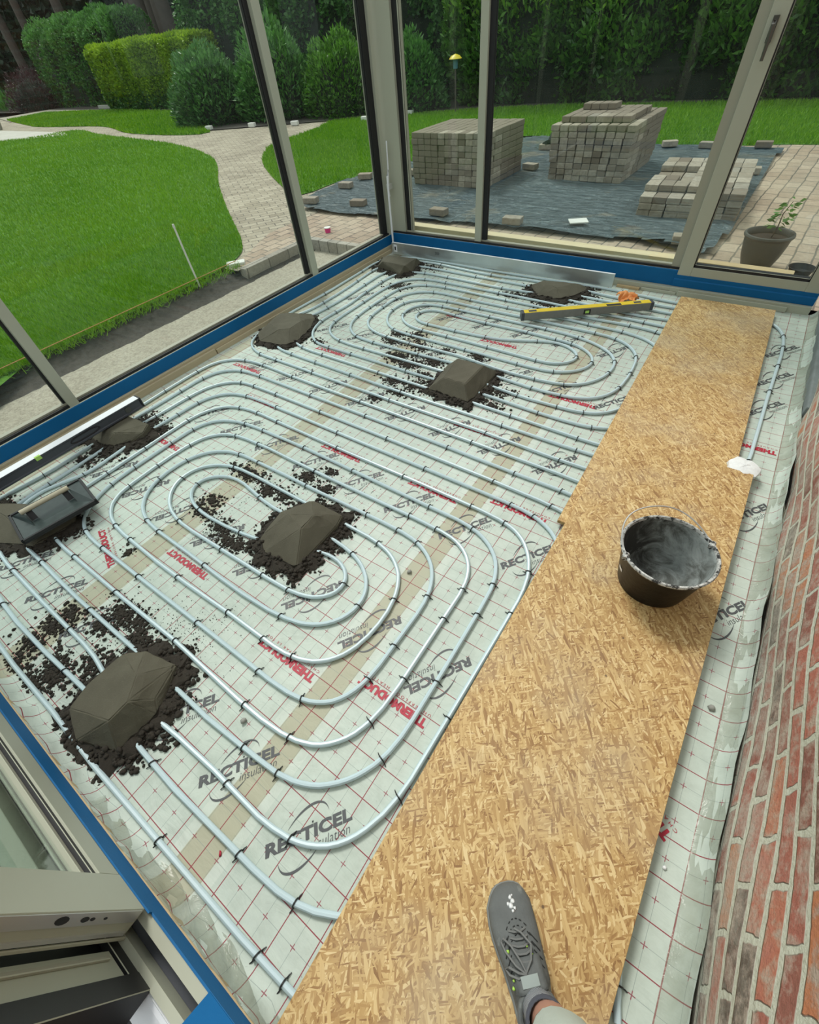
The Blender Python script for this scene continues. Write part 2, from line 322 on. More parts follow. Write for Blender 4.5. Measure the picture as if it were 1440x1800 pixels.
PIPE_near=[(0.1,1.62),(-0.05,1.608),(-0.139,1.606),(-0.379,1.62),(-0.889,1.628),(-1.399,1.634),(-1.909,1.641),(-2.239,1.648),(-2.509,1.661),(-2.599,1.661),(-2.659,1.656),(-2.717,1.646),(-2.773,1.628),(-2.799,1.616),(-2.824,1.6),(-2.846,1.583),(-2.866,1.562),(-2.883,1.54),(-2.896,1.515),(-2.907,1.488),(-2.914,1.461),(-2.922,1.402),(-2.925,1.283),(-2.919,1.073),(-2.904,0.803),(-2.902,0.653),(-2.909,0.443),(-2.928,0.083),(-2.935,-0.037),(-2.932,-0.097),(-2.922,-0.156),(-2.913,-0.184),(-2.902,-0.211),(-2.888,-0.237),(-2.872,-0.26),(-2.853,-0.281),(-2.831,-0.298),(-2.807,-0.313),(-2.781,-0.326),(-2.725,-0.344),(-2.635,-0.36),(-2.515,-0.37),(-2.335,-0.375),(-1.914,-0.379),(-1.735,-0.384),(-1.435,-0.382),(-1.135,-0.388),(-0.775,-0.383),(-0.415,-0.378),(-0.235,-0.37),(-0.176,-0.363),(-0.149,-0.356),(-0.123,-0.346),(-0.101,-0.332),(-0.082,-0.315),(-0.067,-0.293),(-0.057,-0.269),(-0.049,-0.242),(-0.042,-0.184),(-0.037,0.026),(-0.031,0.538),(-0.033,0.928),(-0.038,1.107),(-0.043,1.167),(-0.054,1.224),(-0.063,1.252),(-0.075,1.278),(-0.09,1.302),(-0.108,1.323),(-0.129,1.342),(-0.153,1.357),(-0.179,1.37),(-0.235,1.389),(-0.293,1.401),(-0.382,1.41),(-0.682,1.421),(-1.192,1.429),(-1.703,1.436),(-2.213,1.443),(-2.423,1.441),(-2.481,1.435),(-2.509,1.428),(-2.536,1.419),(-2.562,1.406),(-2.585,1.391),(-2.607,1.372),(-2.627,1.351),(-2.645,1.328),(-2.66,1.303),(-2.672,1.277),(-2.682,1.249),(-2.694,1.192),(-2.702,1.103),(-2.71,0.923),(-2.723,0.774),(-2.723,0.684),(-2.703,0.476),(-2.697,0.296),(-2.695,0.116),(-2.689,0.058),(-2.683,0.03),(-2.674,0.003),(-2.662,-0.022),(-2.647,-0.045),(-2.628,-0.067),(-2.607,-0.086),(-2.583,-0.103),(-2.558,-0.118),(-2.505,-0.142),(-2.448,-0.159),(-2.389,-0.169),(-2.299,-0.176),(-1.939,-0.182),(-1.579,-0.182),(-1.49,-0.187),(-1.346,-0.209),(-1.288,-0.212),(-1.23,-0.207),(-1.081,-0.185),(-0.961,-0.177),(-0.781,-0.172),(-0.571,-0.175),(-0.512,-0.17),(-0.454,-0.16),(-0.426,-0.151),(-0.4,-0.14),(-0.375,-0.126),(-0.352,-0.11),(-0.331,-0.09),(-0.313,-0.068),(-0.298,-0.044),(-0.285,-0.018),(-0.265,0.037),(-0.253,0.095),(-0.247,0.154),(-0.243,0.424),(-0.239,0.754),(-0.238,0.874),(-0.242,0.933),(-0.252,0.992),(-0.26,1.02),(-0.271,1.047),(-0.283,1.073),(-0.298,1.098),(-0.316,1.122),(-0.335,1.143),(-0.356,1.162),(-0.38,1.178),(-0.405,1.191),(-0.432,1.2),(-0.488,1.212),(-0.577,1.219),(-0.938,1.227),(-1.448,1.229),(-1.928,1.237),(-2.108,1.242),(-2.198,1.238),(-2.257,1.23),(-2.313,1.216),(-2.34,1.205),(-2.365,1.191),(-2.388,1.175),(-2.408,1.155),(-2.426,1.133),(-2.441,1.108),(-2.453,1.082),(-2.464,1.055),(-2.477,0.997),(-2.483,0.938),(-2.483,0.819),(-2.478,0.458),(-2.478,0.309),(-2.47,0.22),(-2.459,0.165),(-2.45,0.14),(-2.438,0.117),(-2.422,0.097),(-2.402,0.08),(-2.379,0.066),(-2.353,0.054),(-2.297,0.037),(-2.238,0.027),(-2.149,0.022),(-1.639,0.023),(-1.278,0.028),(-0.888,0.017),(-0.768,0.018),(-0.679,0.025),(-0.622,0.036),(-0.594,0.046),(-0.568,0.057),(-0.544,0.072),(-0.523,0.09),(-0.504,0.111),(-0.487,0.134),(-0.473,0.159),(-0.463,0.186),(-0.454,0.214),(-0.444,0.272),(-0.44,0.361),(-0.443,0.661),(-0.444,0.781),(-0.451,0.839),(-0.458,0.867),(-0.468,0.894),(-0.481,0.919),(-0.498,0.942),(-0.517,0.962),(-0.539,0.979),(-0.563,0.993),(-0.589,1.004),(-0.617,1.012),(-0.675,1.02),(-0.824,1.025),(-1.335,1.025),(-1.605,1.029),(-1.815,1.034),(-1.994,1.029),(-2.053,1.023),(-2.082,1.018),(-2.11,1.011),(-2.137,1.001),(-2.162,0.987),(-2.185,0.971),(-2.206,0.952),(-2.223,0.931),(-2.238,0.907),(-2.249,0.88),(-2.257,0.853),(-2.268,0.795),(-2.275,0.705),(-2.276,0.585),(-2.271,0.466),(-2.264,0.407),(-2.258,0.38),(-2.248,0.354),(-2.235,0.33),(-2.219,0.308),(-2.198,0.29),(-2.175,0.274),(-2.15,0.261),(-2.123,0.25),(-2.066,0.236),(-1.977,0.227),(-1.677,0.217),(-1.467,0.217),(-1.167,0.224),(-0.927,0.224),(-0.867,0.228),(-0.81,0.24),(-0.783,0.25),(-0.757,0.262),(-0.734,0.278),(-0.713,0.296),(-0.695,0.318),(-0.679,0.342),(-0.667,0.368),(-0.657,0.395),(-0.645,0.452),(-0.641,0.511),(-0.644,0.57),(-0.655,0.628),(-0.664,0.656),(-0.676,0.683),(-0.69,0.708),(-0.706,0.731),(-0.726,0.751),(-0.748,0.769),(-0.772,0.785),(-0.798,0.798),(-0.825,0.808),(-0.882,0.821),(-0.941,0.827),(-1.181,0.831),(-1.691,0.838),(-1.811,0.835),(-1.87,0.828),(-1.898,0.822),(-1.926,0.812),(-1.952,0.801),(-1.977,0.786),(-1.999,0.769),(-2.019,0.749),(-2.036,0.727),(-2.049,0.702),(-2.057,0.677),(-2.061,0.65),(-2.06,0.622),(-2.055,0.595),(-2.045,0.569),(-2.031,0.545),(-2.014,0.522),(-1.994,0.502),(-1.972,0.484),(-1.948,0.468),(-1.922,0.455),(-1.895,0.444),(-1.838,0.429),(-1.779,0.421),(-1.689,0.418),(-1.179,0.425),(-1.059,0.431),(-1.001,0.441),(-0.973,0.449),(-0.947,0.459),(-0.924,0.473),(-0.904,0.49),(-0.888,0.51),(-0.878,0.531),(-0.874,0.555),(-0.876,0.577),(-0.885,0.599),(-0.9,0.617),(-0.92,0.633),(-0.943,0.644),(-0.969,0.652),(-0.997,0.655),(-1.025,0.655),(-1.054,0.652),(-1.11,0.637),(-1.249,0.584),(-1.335,0.559),(-1.452,0.537),(-1.571,0.524),(-1.691,0.519),(-1.75,0.521),(-1.809,0.529),(-1.837,0.536),(-1.864,0.546),(-1.888,0.558),(-1.91,0.574),(-1.927,0.593),(-1.939,0.614),(-1.945,0.636),(-1.944,0.659),(-1.937,0.682),(-1.923,0.703),(-1.905,0.722),(-1.883,0.738),(-1.859,0.75),(-1.832,0.76),(-1.804,0.766),(-1.775,0.769),(-1.717,0.767),(-1.629,0.752),(-1.541,0.736),(-1.452,0.728),(-1.272,0.727),(-1.062,0.73),(-1.003,0.725),(-0.945,0.715),(-0.916,0.707),(-0.889,0.697),(-0.863,0.684),(-0.839,0.668),(-0.817,0.651),(-0.798,0.63),(-0.782,0.607),(-0.77,0.582),(-0.763,0.556),(-0.761,0.529),(-0.763,0.502),(-0.77,0.476),(-0.781,0.45),(-0.796,0.427),(-0.814,0.406),(-0.835,0.387),(-0.859,0.371),(-0.884,0.358),(-0.911,0.347),(-0.968,0.333),(-1.057,0.321),(-1.207,0.315),(-1.357,0.317),(-1.597,0.325),(-1.837,0.329),(-1.926,0.337),(-1.983,0.35),(-2.011,0.36),(-2.037,0.372),(-2.062,0.387),(-2.084,0.405),(-2.105,0.425),(-2.123,0.447),(-2.138,0.472),(-2.15,0.498),(-2.16,0.525),(-2.167,0.553),(-2.174,0.612),(-2.172,0.671),(-2.168,0.7),(-2.162,0.728),(-2.152,0.756),(-2.14,0.782),(-2.125,0.806),(-2.108,0.829),(-2.087,0.849),(-2.064,0.867),(-2.04,0.882),(-2.014,0.895),(-1.986,0.905),(-1.958,0.912),(-1.9,0.92),(-1.571,0.925),(-1.331,0.923),(-0.94,0.929),(-0.821,0.926),(-0.762,0.919),(-0.734,0.912),(-0.706,0.902),(-0.68,0.89),(-0.655,0.875),(-0.633,0.858),(-0.612,0.838),(-0.594,0.815),(-0.579,0.791),(-0.566,0.765),(-0.556,0.738),(-0.544,0.681),(-0.54,0.621),(-0.542,0.382),(-0.547,0.323),(-0.553,0.295),(-0.561,0.267),(-0.572,0.241),(-0.586,0.217),(-0.603,0.195),(-0.624,0.177),(-0.647,0.162),(-0.672,0.15),(-0.7,0.141),(-0.757,0.131),(-0.846,0.126),(-1.176,0.126),(-1.687,0.123),(-2.047,0.124),(-2.107,0.127),(-2.165,0.136),(-2.192,0.144),(-2.219,0.155),(-2.243,0.169),(-2.266,0.186),(-2.286,0.206),(-2.305,0.228),(-2.321,0.252),(-2.347,0.305),(-2.365,0.361),(-2.376,0.419),(-2.382,0.509),(-2.381,0.809),(-2.377,0.898),(-2.373,0.927),(-2.366,0.956),(-2.357,0.982),(-2.344,1.008),(-2.328,1.031),(-2.309,1.051),(-2.287,1.069),(-2.263,1.084),(-2.236,1.096),(-2.181,1.115),(-2.122,1.126),(-2.033,1.133),(-1.643,1.14),(-1.373,1.133),(-0.863,1.12),(-0.652,1.116),(-0.593,1.11),(-0.536,1.097),(-0.509,1.087),(-0.483,1.074),(-0.458,1.059),(-0.436,1.041),(-0.415,1.021),(-0.397,0.999),(-0.383,0.975),(-0.371,0.949),(-0.361,0.921),(-0.35,0.864),(-0.345,0.774),(-0.339,0.504),(-0.338,0.294),(-0.34,0.235),(-0.348,0.177),(-0.356,0.148),(-0.365,0.121),(-0.378,0.094),(-0.392,0.069),(-0.409,0.045),(-0.428,0.023),(-0.449,0.003),(-0.471,-0.015),(-0.496,-0.03),(-0.522,-0.042),(-0.549,-0.052),(-0.607,-0.065),(-0.696,-0.072),(-0.935,-0.084),(-1.295,-0.081),(-1.805,-0.087),(-1.985,-0.085),(-2.196,-0.079),(-2.346,-0.077),(-2.436,-0.068),(-2.496,-0.056),(-2.552,-0.039),(-2.578,-0.027),(-2.601,-0.012),(-2.622,0.005),(-2.639,0.026),(-2.652,0.05),(-2.661,0.076),(-2.666,0.104),(-2.667,0.132),(-2.665,0.161),(-2.658,0.189),(-2.638,0.244),(-2.603,0.323),(-2.594,0.351),(-2.589,0.378),(-2.585,0.436),(-2.591,0.526),(-2.604,0.676),(-2.605,0.796),(-2.593,1.066),(-2.586,1.125),(-2.579,1.153),(-2.57,1.181),(-2.558,1.207),(-2.543,1.231),(-2.526,1.253),(-2.505,1.273),(-2.482,1.29),(-2.457,1.304),(-2.431,1.315),(-2.374,1.33),(-2.315,1.338),(-2.195,1.342),(-1.865,1.339),(-1.385,1.332),(-0.875,1.329),(-0.515,1.323),(-0.425,1.317),(-0.367,1.307),(-0.339,1.299),(-0.312,1.288),(-0.286,1.275),(-0.263,1.26),(-0.241,1.241),(-0.222,1.22),(-0.206,1.197),(-0.179,1.145),(-0.159,1.09),(-0.146,1.032),(-0.138,0.943),(-0.133,0.674),(-0.137,0.163),(-0.141,-0.018),(-0.147,-0.076),(-0.153,-0.104),(-0.162,-0.129),(-0.175,-0.152),(-0.192,-0.173),(-0.212,-0.191),(-0.236,-0.206),(-0.288,-0.232),(-0.344,-0.25),(-0.402,-0.26),(-0.492,-0.266),(-0.851,-0.276),(-1.181,-0.268),(-1.331,-0.272),(-1.691,-0.287),(-1.931,-0.29),(-2.081,-0.284),(-2.32,-0.261),(-2.469,-0.24),(-2.586,-0.216),(-2.672,-0.19),(-2.726,-0.165),(-2.751,-0.15),(-2.773,-0.133),(-2.791,-0.113),(-2.806,-0.09),(-2.817,-0.065),(-2.823,-0.039),(-2.826,-0.01),(-2.824,0.048),(-2.805,0.197),(-2.8,0.286),(-2.804,0.406),(-2.815,0.646),(-2.818,0.826),(-2.815,1.276),(-2.809,1.335),(-2.803,1.363),(-2.795,1.391),(-2.784,1.417),(-2.769,1.441),(-2.751,1.463),(-2.731,1.483),(-2.707,1.499),(-2.682,1.513),(-2.656,1.525),(-2.628,1.533),(-2.57,1.543),(-2.481,1.548),(-1.97,1.543),(-1.46,1.537),(-0.95,1.529),(-0.56,1.519),(-0.32,1.518),(-0.05,1.502),(0.1,1.5)]
PIPE_far=[(0.1,3.66),(-0.05,3.66),(-0.17,3.652),(-0.289,3.642),(-0.379,3.64),(-0.588,3.648),(-0.708,3.65),(-0.797,3.658),(-0.976,3.683),(-1.095,3.69),(-1.245,3.697),(-1.394,3.711),(-1.483,3.71),(-1.723,3.692),(-1.842,3.691),(-1.992,3.699),(-2.411,3.74),(-2.47,3.741),(-2.529,3.735),(-2.586,3.72),(-2.641,3.697),(-2.693,3.668),(-2.741,3.633),(-2.784,3.593),(-2.819,3.546),(-2.849,3.494),(-2.87,3.439),(-2.877,3.41),(-2.885,3.352),(-2.884,3.293),(-2.858,2.994),(-2.85,2.814),(-2.851,2.574),(-2.855,2.514),(-2.865,2.456),(-2.883,2.399),(-2.915,2.317),(-2.922,2.29),(-2.927,2.262),(-2.927,2.235),(-2.925,2.207),(-2.919,2.179),(-2.899,2.123),(-2.872,2.069),(-2.837,2.02),(-2.818,1.998),(-2.796,1.979),(-2.749,1.944),(-2.696,1.916),(-2.64,1.895),(-2.583,1.88),(-2.524,1.872),(-2.404,1.866),(-2.104,1.858),(-1.685,1.842),(-1.355,1.836),(-0.845,1.834),(-0.425,1.827),(-0.274,1.831),(-0.184,1.839),(-0.125,1.849),(-0.097,1.856),(-0.069,1.866),(-0.044,1.878),(-0.02,1.893),(0.002,1.911),(0.02,1.932),(0.035,1.956),(0.047,1.982),(0.056,2.009),(0.066,2.067),(0.071,2.188),(0.08,2.699),(0.077,2.999),(0.071,3.149),(0.064,3.209),(0.051,3.268),(0.041,3.295),(0.028,3.321),(0.012,3.344),(-0.007,3.363),(-0.028,3.379),(-0.052,3.393),(-0.078,3.404),(-0.134,3.419),(-0.225,3.432),(-0.317,3.436),(-0.497,3.425),(-0.587,3.427),(-0.856,3.452),(-1.154,3.486),(-1.243,3.49),(-1.393,3.486),(-1.573,3.479),(-1.723,3.482),(-2.202,3.507),(-2.322,3.509),(-2.382,3.506),(-2.44,3.497),(-2.468,3.489),(-2.494,3.479),(-2.519,3.465),(-2.542,3.449),(-2.564,3.43),(-2.584,3.409),(-2.601,3.386),(-2.615,3.361),(-2.626,3.335),(-2.634,3.309),(-2.639,3.28),(-2.643,3.222),(-2.642,3.012),(-2.637,2.922),(-2.618,2.743),(-2.617,2.654),(-2.63,2.444),(-2.628,2.385),(-2.618,2.326),(-2.601,2.27),(-2.576,2.217),(-2.56,2.192),(-2.542,2.169),(-2.522,2.148),(-2.5,2.129),(-2.476,2.112),(-2.451,2.098),(-2.424,2.087),(-2.397,2.078),(-2.339,2.069),(-2.249,2.066),(-1.979,2.064),(-1.559,2.054),(-1.109,2.053),(-0.929,2.046),(-0.66,2.031),(-0.51,2.03),(-0.42,2.034),(-0.362,2.043),(-0.307,2.061),(-0.255,2.086),(-0.207,2.116),(-0.185,2.134),(-0.167,2.153),(-0.151,2.174),(-0.138,2.198),(-0.129,2.224),(-0.119,2.281),(-0.112,2.399),(-0.108,2.671),(-0.114,2.911),(-0.12,3.001),(-0.131,3.059),(-0.139,3.087),(-0.151,3.113),(-0.165,3.137),(-0.183,3.159),(-0.204,3.177),(-0.227,3.193),(-0.253,3.206),(-0.309,3.226),(-0.367,3.239),(-0.457,3.25),(-0.546,3.254),(-0.756,3.248),(-0.846,3.252),(-1.055,3.27),(-1.295,3.278),(-1.595,3.288),(-1.954,3.305),(-2.075,3.306),(-2.134,3.302),(-2.193,3.292),(-2.249,3.275),(-2.276,3.262),(-2.301,3.247),(-2.324,3.23),(-2.345,3.21),(-2.363,3.188),(-2.379,3.164),(-2.391,3.138),(-2.401,3.111),(-2.409,3.083),(-2.416,3.025),(-2.421,2.784),(-2.418,2.664),(-2.41,2.575),(-2.4,2.517),(-2.383,2.46),(-2.371,2.434),(-2.356,2.409),(-2.34,2.385),(-2.321,2.363),(-2.299,2.344),(-2.276,2.326),(-2.251,2.311),(-2.225,2.298),(-2.198,2.288),(-2.141,2.276),(-2.052,2.268),(-1.812,2.267),(-1.542,2.273),(-1.362,2.277),(-1.182,2.271),(-0.973,2.256),(-0.823,2.244),(-0.703,2.242),(-0.614,2.248),(-0.555,2.257),(-0.527,2.264),(-0.499,2.274),(-0.473,2.286),(-0.449,2.301),(-0.427,2.319),(-0.408,2.34),(-0.391,2.363),(-0.377,2.388),(-0.366,2.415),(-0.357,2.442),(-0.345,2.5),(-0.339,2.589),(-0.341,2.71),(-0.349,2.799),(-0.363,2.855),(-0.373,2.882),(-0.387,2.907),(-0.403,2.931),(-0.421,2.953),(-0.442,2.973),(-0.465,2.991),(-0.49,3.007),(-0.516,3.019),(-0.543,3.03),(-0.6,3.044),(-0.689,3.052),(-1.199,3.07),(-1.469,3.071),(-1.619,3.074),(-1.799,3.083),(-1.888,3.079),(-1.947,3.071),(-2.005,3.057),(-2.061,3.037),(-2.088,3.025),(-2.113,3.01),(-2.136,2.993),(-2.156,2.973),(-2.174,2.951),(-2.189,2.927),(-2.2,2.901),(-2.208,2.873),(-2.213,2.844),(-2.215,2.815),(-2.215,2.786),(-2.212,2.756),(-2.207,2.727),(-2.199,2.699),(-2.189,2.672),(-2.176,2.646),(-2.161,2.621),(-2.144,2.597),(-2.124,2.575),(-2.103,2.555),(-2.08,2.537),(-2.055,2.521),(-2.03,2.508),(-2.003,2.497),(-1.975,2.49),(-1.916,2.481),(-1.797,2.475),(-1.287,2.463),(-0.897,2.454),(-0.807,2.459),(-0.749,2.47),(-0.722,2.479),(-0.696,2.491),(-0.671,2.505),(-0.648,2.522),(-0.628,2.542),(-0.61,2.565),(-0.596,2.589),(-0.586,2.614),(-0.58,2.641),(-0.579,2.667),(-0.583,2.693),(-0.593,2.719),(-0.606,2.742),(-0.624,2.764),(-0.644,2.784),(-0.667,2.801),(-0.692,2.816),(-0.718,2.829),(-0.745,2.839),(-0.802,2.851),(-0.921,2.86),(-1.131,2.871),(-1.461,2.872),(-1.611,2.879),(-1.819,2.899),(-1.848,2.899),(-1.877,2.896),(-1.904,2.89),(-1.928,2.88),(-1.949,2.865),(-1.966,2.847),(-1.977,2.826),(-1.982,2.802),(-1.982,2.778),(-1.975,2.754),(-1.963,2.732),(-1.945,2.714),(-1.924,2.699),(-1.899,2.688),(-1.873,2.68),(-1.815,2.674),(-1.576,2.671),(-1.396,2.679),(-1.276,2.69),(-1.218,2.701),(-1.161,2.717),(-1.077,2.749),(-0.994,2.783),(-0.937,2.801),(-0.908,2.808),(-0.88,2.811),(-0.851,2.812),(-0.823,2.808),(-0.796,2.801),(-0.77,2.791),(-0.746,2.776),(-0.724,2.759),(-0.706,2.739),(-0.693,2.717),(-0.686,2.694),(-0.685,2.671),(-0.69,2.647),(-0.701,2.625),(-0.717,2.605),(-0.737,2.587),(-0.76,2.572),(-0.785,2.561),(-0.813,2.554),(-0.841,2.55),(-0.899,2.548),(-1.408,2.569),(-1.618,2.575),(-1.798,2.576),(-1.857,2.581),(-1.915,2.593),(-1.943,2.602),(-1.97,2.614),(-1.995,2.628),(-2.019,2.645),(-2.041,2.664),(-2.06,2.685),(-2.076,2.708),(-2.088,2.733),(-2.096,2.76),(-2.099,2.787),(-2.099,2.815),(-2.094,2.843),(-2.085,2.87),(-2.072,2.895),(-2.056,2.917),(-2.037,2.937),(-2.014,2.952),(-1.99,2.964),(-1.963,2.973),(-1.905,2.982),(-1.815,2.985),(-1.305,2.974),(-1.005,2.969),(-0.885,2.962),(-0.796,2.951),(-0.708,2.932),(-0.652,2.913),(-0.598,2.888),(-0.548,2.856),(-0.526,2.838),(-0.505,2.818),(-0.488,2.795),(-0.473,2.771),(-0.462,2.745),(-0.454,2.717),(-0.45,2.689),(-0.448,2.66),(-0.449,2.631),(-0.453,2.602),(-0.459,2.573),(-0.467,2.545),(-0.478,2.517),(-0.491,2.491),(-0.507,2.466),(-0.524,2.443),(-0.544,2.421),(-0.565,2.403),(-0.589,2.387),(-0.615,2.374),(-0.642,2.364),(-0.699,2.351),(-0.788,2.343),(-0.968,2.338),(-1.058,2.341),(-1.178,2.353),(-1.326,2.372),(-1.416,2.377),(-1.536,2.376),(-1.746,2.37),(-1.866,2.373),(-2.015,2.385),(-2.074,2.394),(-2.131,2.409),(-2.158,2.421),(-2.184,2.434),(-2.208,2.45),(-2.23,2.469),(-2.25,2.49),(-2.267,2.512),(-2.282,2.537),(-2.293,2.564),(-2.301,2.591),(-2.312,2.649),(-2.319,2.769),(-2.322,2.889),(-2.316,2.948),(-2.31,2.977),(-2.302,3.005),(-2.291,3.033),(-2.277,3.058),(-2.261,3.082),(-2.242,3.104),(-2.221,3.124),(-2.197,3.141),(-2.172,3.156),(-2.146,3.168),(-2.118,3.178),(-2.061,3.19),(-2.002,3.194),(-1.912,3.191),(-1.701,3.177),(-1.191,3.166),(-0.951,3.168),(-0.862,3.163),(-0.743,3.153),(-0.563,3.147),(-0.504,3.14),(-0.446,3.127),(-0.39,3.108),(-0.363,3.095),(-0.339,3.08),(-0.316,3.063),(-0.296,3.043),(-0.279,3.021),(-0.265,2.996),(-0.255,2.97),(-0.241,2.914),(-0.229,2.825),(-0.22,2.674),(-0.22,2.554),(-0.228,2.465),(-0.239,2.406),(-0.255,2.348),(-0.276,2.292),(-0.289,2.266),(-0.305,2.242),(-0.322,2.22),(-0.343,2.2),(-0.366,2.183),(-0.391,2.169),(-0.417,2.158),(-0.445,2.149),(-0.503,2.139),(-0.622,2.133),(-0.772,2.131),(-0.862,2.136),(-1.041,2.152),(-1.22,2.158),(-1.731,2.163),(-2.121,2.167),(-2.21,2.172),(-2.27,2.18),(-2.327,2.194),(-2.355,2.204),(-2.381,2.217),(-2.406,2.231),(-2.43,2.248),(-2.451,2.268),(-2.47,2.29),(-2.485,2.313),(-2.498,2.339),(-2.508,2.366),(-2.521,2.423),(-2.528,2.512),(-2.534,2.964),(-2.532,3.053),(-2.526,3.113),(-2.515,3.172),(-2.497,3.228),(-2.485,3.255),(-2.47,3.28),(-2.453,3.303),(-2.433,3.324),(-2.411,3.342),(-2.387,3.357),(-2.361,3.37),(-2.333,3.38),(-2.276,3.393),(-2.216,3.398),(-2.006,3.395),(-1.526,3.383),(-1.016,3.361),(-0.507,3.343),(-0.266,3.326),(-0.206,3.319),(-0.149,3.306),(-0.123,3.296),(-0.098,3.283),(-0.077,3.266),(-0.059,3.246),(-0.045,3.223),(-0.034,3.197),(-0.026,3.17),(-0.017,3.112),(-0.009,2.963),(-0.004,2.661),(-0.007,2.39),(-0.015,2.21),(-0.02,2.151),(-0.032,2.093),(-0.041,2.065),(-0.053,2.039),(-0.068,2.015),(-0.086,1.994),(-0.107,1.975),(-0.131,1.96),(-0.156,1.948),(-0.184,1.938),(-0.242,1.926),(-0.302,1.921),(-0.392,1.921),(-0.902,1.941),(-1.142,1.948),(-1.652,1.955),(-2.162,1.963),(-2.372,1.968),(-2.431,1.973),(-2.49,1.984),(-2.547,2.001),(-2.634,2.035),(-2.719,2.075),(-2.745,2.09),(-2.768,2.106),(-2.787,2.124),(-2.802,2.143),(-2.812,2.165),(-2.817,2.188),(-2.818,2.214),(-2.814,2.241),(-2.799,2.298),(-2.773,2.388),(-2.761,2.449),(-2.75,2.539),(-2.741,2.718),(-2.741,2.868),(-2.756,3.229),(-2.755,3.289),(-2.748,3.348),(-2.734,3.405),(-2.712,3.46),(-2.698,3.486),(-2.681,3.51),(-2.663,3.533),(-2.642,3.554),(-2.62,3.572),(-2.595,3.589),(-2.57,3.602),(-2.543,3.614),(-2.515,3.622),(-2.486,3.627),(-2.428,3.632),(-1.918,3.61),(-1.528,3.602),(-1.409,3.593),(-1.259,3.578),(-1.14,3.573),(-0.9,3.569),(-0.39,3.544),(-0.208,3.54),(-0.055,3.537),(0.004,3.532),(0.031,3.526),(0.058,3.518),(0.082,3.507),(0.104,3.492),(0.123,3.474),(0.138,3.451),(0.151,3.426),(0.159,3.399),(0.169,3.34),(0.176,3.221),(0.185,2.831),(0.185,2.409),(0.176,2.019),(0.171,1.929),(0.163,1.871),(0.155,1.843),(0.144,1.817),(0.13,1.794),(0.112,1.774),(0.091,1.758),(0.067,1.745),(0.041,1.736),(-0.015,1.726),(-0.105,1.72),(-0.439,1.716),(-0.859,1.732),(-1.369,1.735),(-1.879,1.743),(-2.388,1.756),(-2.628,1.758),(-2.687,1.763),(-2.745,1.776),(-2.801,1.796),(-2.826,1.809),(-2.851,1.825),(-2.872,1.843),(-2.892,1.864),(-2.908,1.887),(-2.921,1.912),(-2.94,1.967),(-2.957,2.055),(-2.972,2.174),(-2.978,2.294),(-2.976,2.443),(-2.961,2.743),(-2.96,2.893),(-2.973,3.283),(-2.982,3.463),(-2.979,3.522),(-2.975,3.551),(-2.969,3.579),(-2.959,3.607),(-2.946,3.632),(-2.93,3.656),(-2.911,3.679),(-2.89,3.7),(-2.867,3.719),(-2.843,3.736),(-2.817,3.751),(-2.79,3.763),(-2.735,3.781),(-2.678,3.791),(-2.59,3.797),(-2.441,3.798),(-2.169,3.787),(-1.926,3.778),(-1.476,3.777),(-1.116,3.781),(-0.906,3.783),(-0.756,3.777),(-0.637,3.766),(-0.429,3.738),(-0.339,3.731),(-0.22,3.73),(0.11,3.749),(0.2,3.75)]
PIPE_brick=[(0.061,3.821),(0.249,3.669),(0.293,3.627),(0.311,3.604),(0.327,3.578),(0.339,3.551),(0.349,3.523),(0.361,3.464),(0.369,3.373),(0.372,3.222),(0.362,2.709),(0.359,2.196),(0.354,2.105)]
PIPE_low=[(0.362,0.17),(0.393,0.05),(0.403,0.021)]
